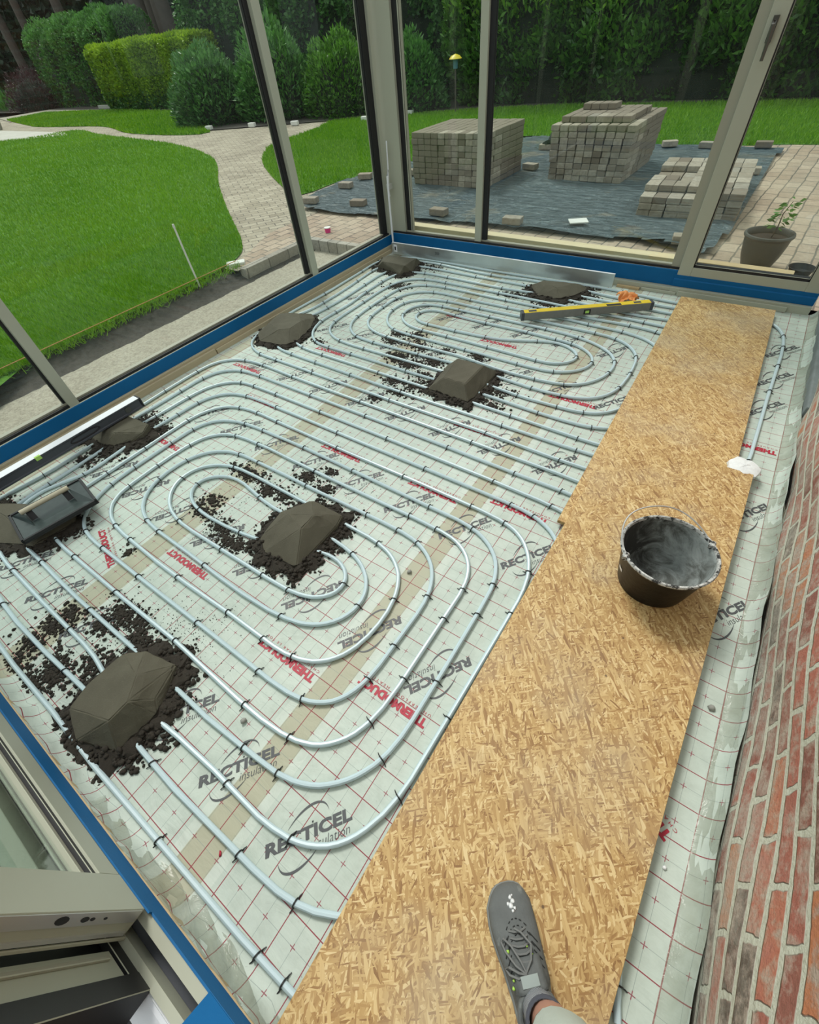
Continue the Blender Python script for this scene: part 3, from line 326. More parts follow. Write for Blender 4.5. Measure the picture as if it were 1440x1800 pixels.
CLIPS={'near':[(-0.859,1.627,179),(-1.639,1.637,179),(-2.239,1.648,177),(-2.539,1.662,179),(-2.717,1.646,-166),(-2.924,1.373,-92),(-2.92,1.103,-87),(-0.775,-0.383,0),(-0.355,-0.376,2),(-0.265,-0.372,3),(-0.323,1.405,173),(-0.622,1.419,178),(-1.282,1.43,179),(-1.793,1.437,179),(-2.183,1.443,179),(-2.393,1.442,-178),(-2.509,1.428,-163),(-2.7,1.133,-93),(-2.713,0.893,-94),(-2.696,0.206,-89),(-2.683,0.03,-74),(-2.239,-0.178,0),(-1.699,-0.181,0),(-0.721,-0.173,-1),(-0.454,-0.16,14),(-0.253,0.095,81),(-0.243,0.364,89),(-0.238,0.814,89),(-0.26,1.02,108),(-0.46,1.207,168),(-0.637,1.221,178),(-1.028,1.228,179),(-1.478,1.23,179),(-1.958,1.238,178),(-2.138,1.242,-178),(-2.285,1.224,-165),(-2.481,0.968,-95),(-2.48,0.668,-89),(-2.478,0.428,-90),(-2.238,0.027,-6),(-2.059,0.022,0),(-1.699,0.022,0),(-1.278,0.028,0),(-0.858,0.017,0),(-0.65,0.03,11),(-0.454,0.214,75),(-0.44,0.391,90),(-0.443,0.661,89),(-0.446,0.81,96),(-0.704,1.022,177),(-0.854,1.026,179),(-1.455,1.026,179),(-1.904,1.032,-178),(-2.082,1.018,-167),(-2.263,0.824,-100),(-2.276,0.615,-89),(-2.269,0.436,-83),(-2.066,0.236,-9),(-1.917,0.224,-2),(-1.527,0.216,0),(-1.197,0.224,0),(-0.987,0.222,0),(-0.838,0.233,11),(-0.655,0.628,105),(-0.882,0.821,170),(-1.87,0.828,-169),(-2.06,0.622,-83),(-1.808,0.424,-7),(-1.479,0.42,0),(-1.209,0.424,1),(-1.059,0.431,6),(-0.876,0.577,104),(-1.482,0.533,-172),(-1.78,0.524,172),(-1.945,0.636,96),(-1.571,0.74,-9),(-0.945,0.715,-13),(-0.761,0.529,-89),(-0.998,0.328,-171),(-1.477,0.322,178),(-1.837,0.329,177),(-1.955,0.342,167),(-2.167,0.553,101),(-2.162,0.728,74),(-1.929,0.917,7),(-1.781,0.922,0),(-1.421,0.923,0),(-1.031,0.928,0),(-0.851,0.928,-2),(-0.734,0.912,-16),(-0.549,0.71,-78),(-0.541,0.472,-90),(-0.547,0.323,-98),(-0.7,0.141,-164),(-0.906,0.125,179),(-1.267,0.125,-179),(-1.687,0.123,-179),(-1.987,0.123,179),(-2.165,0.136,166),(-2.372,0.39,100),(-2.383,0.539,90),(-2.382,0.779,89),(-2.373,0.927,79),(-2.122,1.126,8),(-1.973,1.135,1),(-1.643,1.14,0),(-1.283,1.13,-1),(-0.803,1.12,0),(-0.565,1.105,-12),(-0.355,0.893,-79),(-0.344,0.744,-89),(-0.338,0.444,-89),(-0.356,0.148,-106),(-0.607,-0.065,-171),(-0.755,-0.075,-176),(-1.715,-0.085,-179),(-2.166,-0.08,179),(-2.376,-0.075,174),(-2.594,0.351,75),(-2.598,0.976,87),(-2.586,1.125,78),(-2.345,1.334,7),(-2.075,1.342,0),(-1.565,1.334,0),(-0.965,1.33,0),(-0.485,1.322,-3),(-0.367,1.307,-13),(-0.344,-0.25,-166),(-0.552,-0.268,-178),(-0.971,-0.273,177),(-1.541,-0.281,-177),(-2.081,-0.284,175),(-2.803,0.227,86),(-2.817,1.156,89),(-2.809,1.335,80),(-2.628,1.533,14),(-2.45,1.548,0),(-1.97,1.543,0),(-1.52,1.538,0),(-0.95,1.529,-1),(-0.56,1.519,0),(-0.32,1.518,-2)],'far':[(-0.558,3.647,178),(-1.812,3.69,179),(-2.351,3.734,174),(-2.885,3.352,-92),(-2.868,3.114,-84),(-2.85,2.634,-90),(-2.64,1.895,-17),(-2.464,1.868,-2),(-2.224,1.862,-1),(-1.895,1.849,-2),(-1.475,1.837,0),(-0.785,1.833,0),(-0.364,1.828,1),(-1.603,3.479,179),(-2.142,3.505,177),(-2.382,3.506,-174),(-2.643,3.192,-90),(-2.639,2.952,-85),(-2.625,2.534,-94),(-2.624,2.355,-81),(-2.424,2.087,-19),(-2.279,2.066,-1),(-2.069,2.065,0),(-1.589,2.054,0),(-0.66,2.031,-1),(-0.362,2.043,13),(-0.338,3.233,167),(-0.516,3.253,178),(-1.025,3.268,175),(-1.475,3.283,177),(-2.045,3.306,-179),(-2.221,3.284,-162),(-2.401,3.111,-107),(-2.419,2.935,-90),(-2.42,2.724,-89),(-2.406,2.546,-79),(-2.198,2.288,-17),(-2.022,2.268,-1),(-1.632,2.27,1),(-0.793,2.243,-2),(-0.614,2.248,6),(-0.35,2.471,78),(-0.339,2.65,90),(-0.363,2.855,108),(-0.543,3.03,161),(-0.689,3.052,176),(-1.589,3.073,178),(-1.888,3.079,-174),(-2.2,2.901,-109),(-2.212,2.756,-82),(-2.003,2.497,-18),(-1.827,2.476,-1),(-1.377,2.465,-1),(-0.987,2.455,-1),(-0.749,2.47,15),(-0.579,2.667,93),(-0.774,2.846,167),(-0.891,2.858,176),(-1.101,2.87,177),(-1.431,2.871,179),(-1.7,2.887,173),(-1.982,2.802,-95),(-1.815,2.674,-3),(-1.576,2.671,0),(-1.336,2.683,5),(-0.994,2.783,20),(-0.686,2.694,-79),(-0.899,2.548,178),(-1.258,2.563,177),(-1.588,2.575,179),(-1.798,2.576,177),(-2.088,2.733,111),(-1.875,2.984,2),(-1.725,2.984,-1),(-1.455,2.976,-1),(-1.005,2.969,-2),(-0.766,2.946,-11),(-0.462,2.745,-70),(-0.453,2.602,-99),(-0.642,2.364,-162),(-0.818,2.342,-177),(-1.776,2.37,178),(-1.986,2.382,174),(-2.301,2.591,104),(-2.319,2.769,92),(-2.316,2.948,80),(-2.089,3.185,11),(-1.731,3.178,-2),(-1.401,3.17,-1),(-0.772,3.155,-4),(-0.533,3.145,-6),(-0.445,2.149,-165),(-0.592,2.134,-178),(-0.832,2.134,176),(-2.031,2.165,179),(-2.27,2.18,169),(-2.515,2.394,102),(-2.532,2.783,90),(-2.521,3.143,79),(-2.305,3.387,12),(-2.096,3.397,-1),(-1.586,3.385,-1),(-0.956,3.359,-2),(-0.447,3.34,-3),(-0.392,1.921,178),(-0.782,1.936,177),(-1.742,1.957,179),(-2.252,1.965,179),(-2.461,1.978,169),(-2.748,2.569,86),(-2.751,3.078,92),(-2.398,3.631,-1),(-1.918,3.61,-1),(-0.409,1.716,179),(-0.829,1.731,178),(-1.489,1.736,179),(-2.149,1.749,178),(-2.509,1.758,-179),(-2.687,1.763,171),(-2.96,2.773,88),(-2.975,3.313,93),(-0.726,3.775,-4)],'brick':[(0.356,3.493,-78),(0.37,3.343,-87),(0.37,3.102,-91),(0.363,2.8,-90),(0.357,2.135,-94)],'low':[(0.385,0.08,-75)]}
# ---------------------------------------------------------------- floor: printed foil on insulation
def foil_floor():
    xs=list(np.arange(-3.06,.4701,.049))+[.478,.490,.500,.506,.508]
    prof=[(-.4405,.062),(-.437,.045),(-.430,.026),(-.418,.010),(-.402,.002)]+[(y,0) for y in np.arange(-.38,3.91,.0535)]
    L=[0]
    for a,b_ in zip(prof[:-1],prof[1:]): L.append(L[-1]+math.hypot(b_[0]-a[0],b_[1]-a[1]))
    off=-.402-L[4]
    V=[];UV=[]
    for j,(y,z) in enumerate(prof):
        u=xs[0]; px_=None
        for i,x in enumerate(xs):
            zr={.478:.004,.490:.014,.500:.030,.506:.048,.508:.066}.get(round(x,3),0)
            wz=0
            if j<5: wz=(.004*math.sin(x*37)+.003*math.sin(x*71+1))*(1 if j>0 else 0)
            wr=.004*math.sin(y*9)+.003*math.sin(y*23+1) if zr else 0
            V.append((x+wr,y+wz*1.5,max(z,zr)+abs(wz)*.5)); UV.append((x if x<=.47 else .47+{.478:.009,.490:.023,.500:.042,.506:.061,.508:.08}[round(x,3)],off+L[j]))
    n=len(xs); F=[(j*n+i,j*n+i+1,(j+1)*n+i+1,(j+1)*n+i) for j in range(len(prof)-1) for i in range(n-1)]
    me=bpy.data.meshes.new('floor'); me.from_pydata(V,[],F); uv=me.uv_layers.new(name='UVMap')
    for l in me.loops: uv.data[l.index].uv=UV[l.vertex_index]
    me.materials.append(M['foil']); o=link('floor',me,smooth=True); tag(o,'pale foil faced insulation floor printed with a red grid',kind='structure'); return o
floor=foil_floor()
sub=MB().box(-3.06,.52,-.46,3.93,-.12,-.012).build('trim_9',M['beam']); tag(sub,'insulation boards under the printed foil',kind='structure')
# lettering
def text_mesh(body,size,shear=0,off=0):
    cu=bpy.data.curves.new('t','FONT'); cu.body=body; cu.size=size; cu.shear=shear; cu.offset=off; cu.space_character=1.02; cu.resolution_u=3
    o=bpy.data.objects.new('t',cu); C.objects.link(o); bpy.context.view_layer.update()
    me=bpy.data.meshes.new_from_object(o); C.objects.unlink(o); bpy.data.objects.remove(o)
    v=[tuple(x.co) for x in me.vertices]; f=[tuple(p.vertices) for p in me.polygons]; xs=[p[0] for p in v]
    return v,f,min(xs),max(xs)
def swoosh(mb,cx,cy,a,b_,rot,t0,t1,wmax):
    n=26; vi=[];vo=[]
    for i in range(n+1):
        k=i/n; t=t0+(t1-t0)*k; wd=.0006+wmax*math.sin(math.pi*k)**1.2
        for lst,s in ((vi,-.5),(vo,.5)):
            x=(a+s*wd)*math.cos(t); y=(b_+s*wd)*math.sin(t); lst.append((cx+x*math.cos(rot)-y*math.sin(rot),cy+x*math.sin(rot)+y*math.cos(rot),0))
    mb.add(vi+vo,[(i,i+1,n+2+i,n+1+i) for i in range(n)])
def logo_me():
    mb=MB(); v,f,x0,x1=text_mesh('RECTICEL',.040,.12,.0017); s=.258/(x1-x0); mb.add([((p[0]-x0)*s,p[1]*1.05,0) for p in v],f)
    mb.prism([(.143,.0335),(.1475,.0335),(.1485,.038),(.144,.038)],0,0)
    v,f,x0,x1=text_mesh('insulation',.034,.35,-.0004); mb.add([((p[0]-x0)*.9+.125,p[1]-.030,0) for p in v],f)
    swoosh(mb,.115,.010,.095,.050,.62,-.35,1.75,.0062); swoosh(mb,.115,.010,.095,.050,.62,2.75,4.75,.0062)
    me=bpy.data.meshes.new('printed_logo'); me.from_pydata(mb.v,[],mb.f); me.materials.append(M['print']); return me
def thermo_me(sub_):
    mb=MB(); v,f,x0,x1=text_mesh('THERMODUCT',.046,0,.0028); s=.278/(x1-x0); mb.add([((p[0]-x0)*s,p[1]*.85,0) for p in v],f)
    v,f,x0,x1=text_mesh(sub_,.013); s=.27/(x1-x0); mb.add([((p[0]-x0)*s,p[1]-.022,0) for p in v],f,0)
    me=bpy.data.meshes.new('printed_lettering'); me.from_pydata(mb.v,[],mb.f); me.materials.append(M['redprint']); return me
LG=logo_me(); TH=[thermo_me('C H A U F F A G E   P A R   L E   S O L'),thermo_me('U N D E R F L O O R   H E A T I N G')]
def put(me,name,x,y,rot,z=.0012,label=None):
    o=bpy.data.objects.new(name,me); C.objects.link(o); o.location=(x,y,z); o.rotation_euler=(0,0,rot); o.parent=floor
    if label: o['label']=label
a0=math.radians(55)
for k in range(8):
    put(LG,'printed_logo',-.484-.306*k,-.233,a0,label='grey printed maker logo')
    put(LG,'printed_logo',-.358-.306*k,.985,a0,label='grey printed maker logo')
    put(LG,'printed_logo',-.29-.306*k,.585,math.radians(238),label='grey printed maker logo')
    put(LG,'printed_logo',-.36-.306*k,1.80,math.radians(238),label='grey printed maker logo')
for k in range(8):
    put(LG,'printed_logo',-.40-.306*k,2.22,a0,label='grey printed maker logo'); put(LG,'printed_logo',-.45-.306*k,3.0,math.radians(238),label='grey printed maker logo')
for x,y in [(.44,3.40),(.44,3.05),(.43,2.72),(.47,2.62-.75),(.47,1.30)]: put(LG,'printed_logo',x-.13,y-.20,a0,label='grey printed maker logo')
for i,(x,y,r) in enumerate([(-.715,.228,180),(-.297,.322,180),(-.30,1.322,180),(-.711,1.232,180),(-1.42,.30,180),(-1.85,.10,160),(-1.08,2.67,180),(-.40,2.25,180),(-1.30,1.23,180),(-2.1,1.36,180),(-2.3,.78,180),(-2.1,2.05,180),(-.75,1.75,180),(-1.5,2.9,180),(.46,2.28,180),(-2.5,1.60,180),(.42,.44,150)]):
    put(TH[i%2],'printed_lettering',x,y,math.radians(r),label='red printed lettering')
# ---------------------------------------------------------------- heating pipes and their clips
def pipe(name,pts,label,r=.0088,z=.0105,zf=None,group=None):
    mb=MB(); mb.tube([(x,y,z if zf is None else zf(x,y)) for x,y in pts],r,9); o=mb.build(name,M['pipe'],smooth=True); tag(o,label,'pipe',group); return o
pipe('heating_pipe',PIPE_near,'pale grey heating pipe wound in the large double spiral nearest the shoe')
pipe('heating_pipe',PIPE_far,'pale grey heating pipe wound in the double spiral below the yellow spirit level')
pipe('heating_pipe',[(.2,3.80)]+PIPE_brick[1:],'single pale pipe run between the strand board and brick wall')
pipe('heating_pipe',PIPE_low,'short pale pipe beside the board edge at the lower right')
def clip_mesh():
    mb=MB(); n=10
    arc=[(0,.0112*math.cos(math.pi*k/n),.0105+.0112*math.sin(math.pi*k/n)) for k in range(n+1)]
    arc=[(0,.0112,.001)]+arc+[(0,-.0112,.001)]
    mb.tube(arc,.0021,6); mb.tube([(0,.010,.0025),(.001,.018,.0045),(.003,.024,.002)],[.0022,.0017,.0012],5); mb.tube([(0,-.010,.0025),(-.001,-.018,.0045),(-.003,-.024,.002)],[.0022,.0017,.0012],5)
    return mb.build('pipe_clip',M['clip'],smooth=True)
cl0=clip_mesh(); first=True
ORD=['zeroth','first','second','third','fourth','fifth','sixth','seventh','eighth','ninth','tenth','eleventh','twelfth','thirteenth','fourteenth','fifteenth','sixteenth','seventeenth','eighteenth','nineteenth','twentieth','twenty-first','twenty-second','twenty-third','twenty-fourth','twenty-fifth','twenty-sixth','twenty-seventh','twenty-eighth','twenty-ninth','thirtieth','thirty-first','thirty-second','thirty-third','thirty-fourth','thirty-fifth','thirty-sixth','thirty-seventh','thirty-eighth','thirty-ninth','fortieth','forty-first','forty-second','forty-third','forty-fourth','forty-fifth']
clip_objs=[]
for key,lab,grp in (('near','small black plastic clip pinning the pipe of the nearer spiral','clips along the nearer pipe spiral'),('far','small black plastic clip pinning the pipe of the farther spiral','clips along the farther pipe spiral'),('brick','small black clip on the single pipe along the brick wall','clips on the pipe by the brick wall'),('low','small black clip on the short pipe at the lower right board edge',None)):
    for x,y,a in CLIPS[key]:
        o=cl0 if first else cl0.copy()
        if not first: C.objects.link(o)
        first=False
        o.location=(x,y,0); o.rotation_euler=(0,0,math.radians(a+random.uniform(-12,12))); tag(o,lab,'pipe clip',grp)
        if key!='near' and 'group' in o.keys() and grp is None: del o['group']
        clip_objs.append((o,key,x,y,a))
# each clip is told apart by the pipe row or column it pins, counted from the walls
rows={}
for o,key,x,y,a in clip_objs:
    if key in('near','far'):
        if abs(math.sin(math.radians(a)))<.707: k=('row',int(round((y+.38)/.1025))+1)
        elif x>-1.25: k=('colb',int(round((-.24-x)/.1015))+1)
        else: k=('coll',max(1,int(round((x+2.92)/.1025))+1))
        rows.setdefault(k,[]).append((x if k[0]=='row' else y,o))
    elif key=='brick': rows.setdefault(('brick',0),[]).append((y,o))
for (t,i),L in rows.items():
    L.sort(key=lambda q:q[0])
    for m_,(v_,o) in enumerate(L):
        o['label']={'row':'black clip on the %s pipe row from the near sill, %s from the left wall','colb':'black clip on the %s pipe column from the strand board, %s from the near sill','coll':'black clip on the %s pipe column from the left wall, %s from the near sill','brick':'black clip on the single pipe beside the brick wall%.0s, %s from the plaster lump'}[t]%(ORD[i],ORD[m_+1])
# ---------------------------------------------------------------- strand boards
def board(name,w_,L,t,M4,label,mesh_seed=0):
    mb=MB().box(-w_/2,w_/2,0,L,0,t); o=mb.build(name,M['osb'],bevel=.001,seg=1); o.matrix_world=M4; tag(o,label,'board'); return o
rz=math.atan2(-.055,2.46)
board('strand_board',.588,2.47,.018,Matrix.Translation((.032,1.322,.0205))@Matrix.Rotation(-rz,4,'Z'),'tan strand board leading to the door, its far end under the lath')
board('strand_board',.603,3.1,.018,Matrix.Translation((.076,-1.12,.0225))@Matrix.Rotation(.0,4,'Z')@Matrix.Rotation(.0066,4,'X'),'tan strand board under the black bucket and grey shoe')
# white lump of plaster on the pipe end
mb=MB(); nn=30; rings=[]
for j,(k,z) in enumerate([(1,.000),(.97,.010),(.7,.018),(.35,.022),(0.02,.023)]):
    for i in range(nn):
        t=2*math.pi*i/nn; r_=1+.06*math.sin(3*t+1)+.04*math.sin(7*t)+random.uniform(-.05,.05)
        rings.append((.335+.066*k*r_*math.cos(t),2.02+.070*k*r_*math.sin(t),(.040 if j==0 else .047)+z*.8+random.uniform(-.002,.002)))
mb.add(rings,[(j*nn+i,j*nn+(i+1)%nn,(j+1)*nn+(i+1)%nn,(j+1)*nn+i) for j in range(4) for i in range(nn)]+[tuple(range(4*nn,5*nn))])
o=mb.build('plaster_lump',M['white_plaster'],smooth=True); tag(o,'white plaster lump at the end of the single pipe','plaster')
# ---------------------------------------------------------------- brick wall and the strip along it
def brick_wall():
    ny=150; nz=50; V=[]
    for j in range(nz+1):
        for i in range(ny+1):
            y=-1.6+i/ny*5.5; z0=.02+(.05*max(0,(y-1.9)/1.0) if y>1.9 else 0)+.006*math.sin(y*11)
            zz=z0+(2.7-z0)*(j/nz)**1.6
            x=.512+.006*math.sin(y*7+zz*13)+(.014*math.exp(-((zz-z0)/.06)**2)*(.5+.5*math.sin(y*9+2)))
            if y>2.55: x+=.022*min(1,(y-2.55)/.6)
            V.append((x,y,zz))
    F=[(j*(ny+1)+i,(j+1)*(ny+1)+i,(j+1)*(ny+1)+i+1,j*(ny+1)+i+1) for j in range(nz) for i in range(ny)]
    n0=len(V); back=[(.80,-1.6,0),(.80,3.9,0),(.80,3.9,2.7),(.80,-1.6,2.7)]; V+=back
    c=[0,ny,(ny+1)*nz+ny,(ny+1)*nz]; F+=[(n0,n0+1,n0+2,n0+3),(c[0],c[3],n0+3,n0),(c[1],n0+1,n0+2,c[2]),(c[3],c[2],n0+2,n0+3),(c[0],n0,n0+1,c[1])]
    me=bpy.data.meshes.new('wall_right'); me.from_pydata(V,[],F); me.materials.append(M['brickwall']); o=link('wall_right',me,smooth=False); tag(o,'old red brick wall with smeared lime mortar',kind='structure')
brick_wall()
M['render']=flat('blue_grey_render',(.17,.20,.20),.9,var=.35,vscale=14,bump=.5,bscale=60)
mb=MB(); mb.prism([(.505,2.55),(.505,3.9),(.56,3.9),(.56,2.55)],0,.11); o=mb.build('trim_8',M['render'],bevel=.01); tag(o,'blue grey render at the foot of the brick wall',kind='structure')
# clear film turned up against the brickwork
V=[];ny=160
pr=[(.466,.0035),(.480,.010),(.492,.026),(.497,.048),(.500,.075)]
for i in range(ny+1):
    y=-.9+4.75*i/ny
    for k,(x,z) in enumerate(pr): V.append((x+.006*(k/4)-(.003*math.sin(y*17)+.002*math.sin(y*41))*(k/4),y,z*(.85+.15*math.sin(y*5))))
F=[(i*5+k,i*5+k+1,(i+1)*5+k+1,(i+1)*5+k) for i in range(ny) for k in range(4)]
me=bpy.data.meshes.new('edge_film'); me.from_pydata(V,[],F); me.materials.append(M['film']); o=link('edge_film',me,smooth=True); tag(o,'clear film strip turned up along the foot of the brick wall','film')
# crumpled film along the near sill
V=[];nx=90;q=9
for i in range(nx+1):
    x=-1.02+.95*i/nx
    for k in range(q+1):
        t=k/q; y=-.438+.042*t*(.6+.4*math.sin(x*5+1.2)**2); z=.056*(1-t)**2+.003+(.006*abs(math.sin(x*31+k*1.3))+.005*abs(math.sin(x*63-k*.8)))*(1-t*.8)
        V.append((x,y+.004*math.sin(x*47+k),z))
F=[(i*(q+1)+k,i*(q+1)+k+1,(i+1)*(q+1)+k+1,(i+1)*(q+1)+k) for i in range(nx) for k in range(q)]
me=bpy.data.meshes.new('crumpled_film'); me.from_pydata(V,[],F); me.materials.append(M['film']); o=link('crumpled_film',me,smooth=True); tag(o,'crumpled clear film between the nearest pipe and the blue taped sill','film')
# ---------------------------------------------------------------- glazed walls
FR,BL,FI=0,1,2; FM=[M['frame'],M['black'],M['frame_in']]
H=2.55
def struct(o,label=None): tag(o,label,kind='structure'); return o
# left wall : x = -3.05, bottom profile
def kick(mb,a0,a1,axis,s,c,zt):
    # s: direction outward (+1/-1), c: inner face coordinate
    p=lambda d,z:(c+s*d,z)
    mb.prof([p(0,-.1),p(0,zt),p(.004,zt+.004),p(.016,zt+.004),p(.016,zt-.02),p(.09,zt-.02),p(.09,-.1)] if s>0 else [p(0,-.1),p(.09,-.1),p(.09,zt-.02),p(.016,zt-.02),p(.016,zt+.004),p(.004,zt+.004),p(0,zt)],a0,a1,axis,FR)
    mb.prof([p(.018,zt-.01),p(.018,zt+.018),p(.034,zt+.018),p(.034,zt-.01)],a0,a1,axis,BL)
    mb.prof([p(.036,zt-.01),p(.036,zt+.028),p(.07,zt+.028),p(.07,zt-.01)],a0,a1,axis,FI)
mb=MB(); kick(mb,-1.7,3.93,'y',-1,-3.05,.137); mb.box(-3.14,-3.05,-1.7,3.95,H,H+.12); struct(mb.build('wall_left',FM),'glazed left wall base and head rails')
mb=MB(); kick(mb,-3.10,.45,'x',1,3.93,.15); mb.box(-3.14,.5,3.93,4.02,H,H+.12); struct(mb.build('wall_back',FM),'glazed back wall base and head rails')
def vbar(name,boxes,label):
    mb=MB()
    for b in boxes: mb.box(*b[:4],.135,H,b[4])
    return struct(mb.build(name,FM),label)
vbar('trim_1',[(-3.095,-3.062,2.784,2.853,FR),(-3.118,-3.092,2.746,2.786,BL),(-3.125,-3.119,2.742,2.748,FI)],'slim pebble grey mullion of the left glazing nearest the corner')
vbar('trim_2',[(-3.098,-3.062,.604,.661,FR),(-3.118,-3.092,.590,.606,BL)],'slim pebble grey mullion of the left glazing near the long level')
vbar('trim_3',[(-3.098,-3.062,-1.35,-1.28,FR)],'slim pebble grey mullion of the left glazing')
# corner post: rounded L
mb=MB(); prof=[(-3.062,3.906),(-3.058,3.93),(-3.046,3.946),(-3.02,3.956),(-2.894,3.958),(-2.894,4.03),(-3.14,4.03),(-3.14,3.906)]
mb.prof(prof,.13,H,'z',FR); mb.box(-3.118,-3.085,3.836,3.908,.135,H,BL); mb.box(-2.896,-2.835,3.985,4.01,.135,H,BL); mb.box(-2.834,-2.826,3.97,4.0,.135,H,FR); mb.box(-2.820,-2.814,3.975,4.0,.135,H,FI)
mb.box(-3.125,-3.120,3.830,3.838,.135,H,FR)
struct(mb.build('trim_4',FM,smooth=True),'pebble grey corner post of the glazed walls')
vbar('trim_5',[(-2.126,-2.066,3.950,3.985,FR),(-2.068,-2.024,3.972,4.0,BL)],'slim pebble grey mullion of the back glazing')
def pane(n,x0,x1,y0,y1,z0,z1,label):
    f=MB()
    if x1-x0>.1:
        for a,b_ in ((x0,x0+.008),(x1-.008,x1)): f.box(a,b_,y0-.006,y1+.006,z0,z1,0)
        f.box(x0,x1,y0-.006,y1+.006,z0,z0+.012,0); f.box(x0,x1,y0-.006,y1+.006,z1-.02,z1,0)
    else:
        for a,b_ in ((y0,y0+.008),(y1-.008,y1)): f.box(x0-.006,x1+.006,a,b_,z0,z1,0)
        f.box(x0-.006,x1+.006,y0,y1,z0,z0+.012,0); f.box(x0-.006,x1+.006,y0,y1,z1-.02,z1,0)
    fo=f.build('window_%d'%n,M['black']); struct(fo,label)
    g_=MB().box(x0+.002,x1-.002,y0,y1,z0+.002,z1-.002).build('pane',M['glass'],fo); return fo
pane(1,-3.106,-3.102,-1.3,.60,.14,H,'large pane of the left glazing beside the long black level')
pane(2,-3.106,-3.102,.655,2.75,.14,H,'large middle pane of the left glazing facing the lawn')
pane(3,-3.106,-3.102,2.85,3.84,.14,H,'pane of the left glazing next to the corner post')
pane(4,-2.83,-2.12,3.994,3.998,.155,H,'narrow pane of the back glazing next to the corner post')
pane(5,-2.03,-.405,3.990,3.994,.155,H,'wide pane of the back glazing between mullion and door')
# door in the back wall
mb=MB(); mb.box(-.408,-.322,3.925,3.985,.125,2.25,FR); mb.box(.375,.455,3.925,3.985,.125,2.25,FR); mb.box(-.3219,.3749,3.9255,3.9845,.126,.185,FR); mb.box(-.3219,.3749,3.9255,3.9845,2.17,2.249,FR)
mb.box(-.324,-.312,3.93,3.975,.185,2.17,BL); mb.box(.366,.376,3.93,3.975,.185,2.17,BL); mb.box(-.322,.375,3.93,3.975,.183,.205,BL)
door=struct(mb.build('door_1',FM,bevel=.002,seg=1),'pebble grey glazed door in the back wall')
MB().box(-.32,.375,3.950,3.954,.19,2.17).build('pane',M['glass'],door)
hb=MB(); hb.box(-.383,-.357,3.912,3.926,1.30,1.40); hb.tube([(-.370,3.914,1.375),(-.370,3.885,1.375),(-.368,3.878,1.368),(-.366,3.876,1.34),(-.364,3.876,1.235)],[.011,.010,.011,.0105,.008],10); ho=hb.build('door_handle',M['handlemetal'],door,smooth=True); ho['label']='dark grey lever handle pointing down'
vbar('trim_6',[(-.47,-.41,3.955,3.985,FI),(.456,.53,3.93,3.99,FR)],'fixed frame posts beside the back door')
# blue tape
def tape(name,mb,label):
    o=mb.build(name,M['tape']); tag(o,label,'masking tape'); return o
mb=MB(); mb.prof([(-3.05,.058),(-3.0485,.058),(-3.0485,.137),(-3.052,.1415),(-3.0535,.1405),(-3.05,.137)],-1.7,3.93,'y'); tape('masking_tape',mb,'blue masking tape along the base of the left glazed wall')
mb=MB(); mb.prof([(3.93,.048),(3.93,.150),(3.934,.1555),(3.9325,.157),(3.9285,.150),(3.9285,.048)],-3.05,-.41,'x'); mb.prof([(3.929,.045),(3.914,.052),(3.914,.098),(3.922,.104),(3.922,.127),(3.9245,.127),(3.929,.13)],-.42,.46,'x'); tape('masking_tape',mb,'blue masking tape along the base of the back glazing and door')
# sill strips
st=lambda n,mb,l,m: struct(mb.build(n,m,bevel=.002,seg=1),l)
mb=MB(); mb.box(-3.05,-3.030,-.44,3.9,-.01,.060); mb.box(-3.030,-3.012,-.44,1.62,-.01,.044); mb.box(-3.028,-3.013,1.63,3.85,-.01,.032); st('baseboard_left',mb,'thin pine packing strips below the left blue tape',M['pine_y'])
mb=MB(); mb.box(-3.04,-.42,3.895,3.93,-.01,.046); st('baseboard_back',mb,'cream strip below the back blue tape',M['frame'])
mb=MB(); mb.box(-.4195,.46,3.888,3.9295,-.009,.050); mb.prof([(3.872,.0),(3.888,.0),(3.888,.034),(3.872,.036)],-.36,.33,'x'); mb.box(-.62,-.37,3.880,3.8875,.0,.022); st('trim_7',mb,'cream plastic strips below the door',M['frame'])
mb=MB(); mb.box(-.80,-.63,3.868,3.893,.001,.016); o=mb.build('wood_packer',M['pine_x']); tag(o,'small brown wooden packer lying against the back sill past the lath end','wood packer')
# near sill and sliding door
Y=-.446
mb=MB(); mb.prof([(-.4405,-.02),(-.4405,.060),(-.446,.064),(-.52,.064),(-.52,-.02)],-3.05,-.12,'x'); struct(mb.build('baseboard_near',M['pine_x']),'pine edge strip of the near sill')
mb=MB(); mb.prof([(Y,.05),(Y,.130),(Y-.028,.130),(Y-.028,.075),(Y-.062,.075),(Y-.062,.128),(Y-.082,.128),(Y-.084,.105),(Y-.150,.075),(Y-.150,-.1),(Y-.02,-.1)],-3.05,-.32,'x')
fr=mb.build('trim_10',M['frame']); struct(fr,'pebble grey double track of the near sliding door')
mb=MB(); mb.prof([(Y-.0285,.076),(Y-.0285,.080),(Y-.0615,.080),(Y-.0615,.076)],-1.2,-.372,'x'); mb.build('track_channel',M['dark'],fr)['label']='charcoal channel between the rails'
mb=MB(); mb.prof([(Y-.083,.112),(Y-.090,.116),(Y-.094,.108),(Y-.104,.106),(Y-.152,.080),(Y-.152,.070),(Y-.083,.100)],-1.2,-.32,'x'); mb.build('sill_nosing',M['white'],fr)['label']='white aluminium outer sill'
mb=MB(); mb.prof([(Y+.0015,.062),(Y+.0015,.143),(Y-.002,.145),(Y-.002,.062)],-3.05,-.60,'x'); mb.prof([(Y+.0015,.062),(Y+.0015,.131),(Y-.003,.1325),(Y-.003,.062)],-.60,-.12,'x')
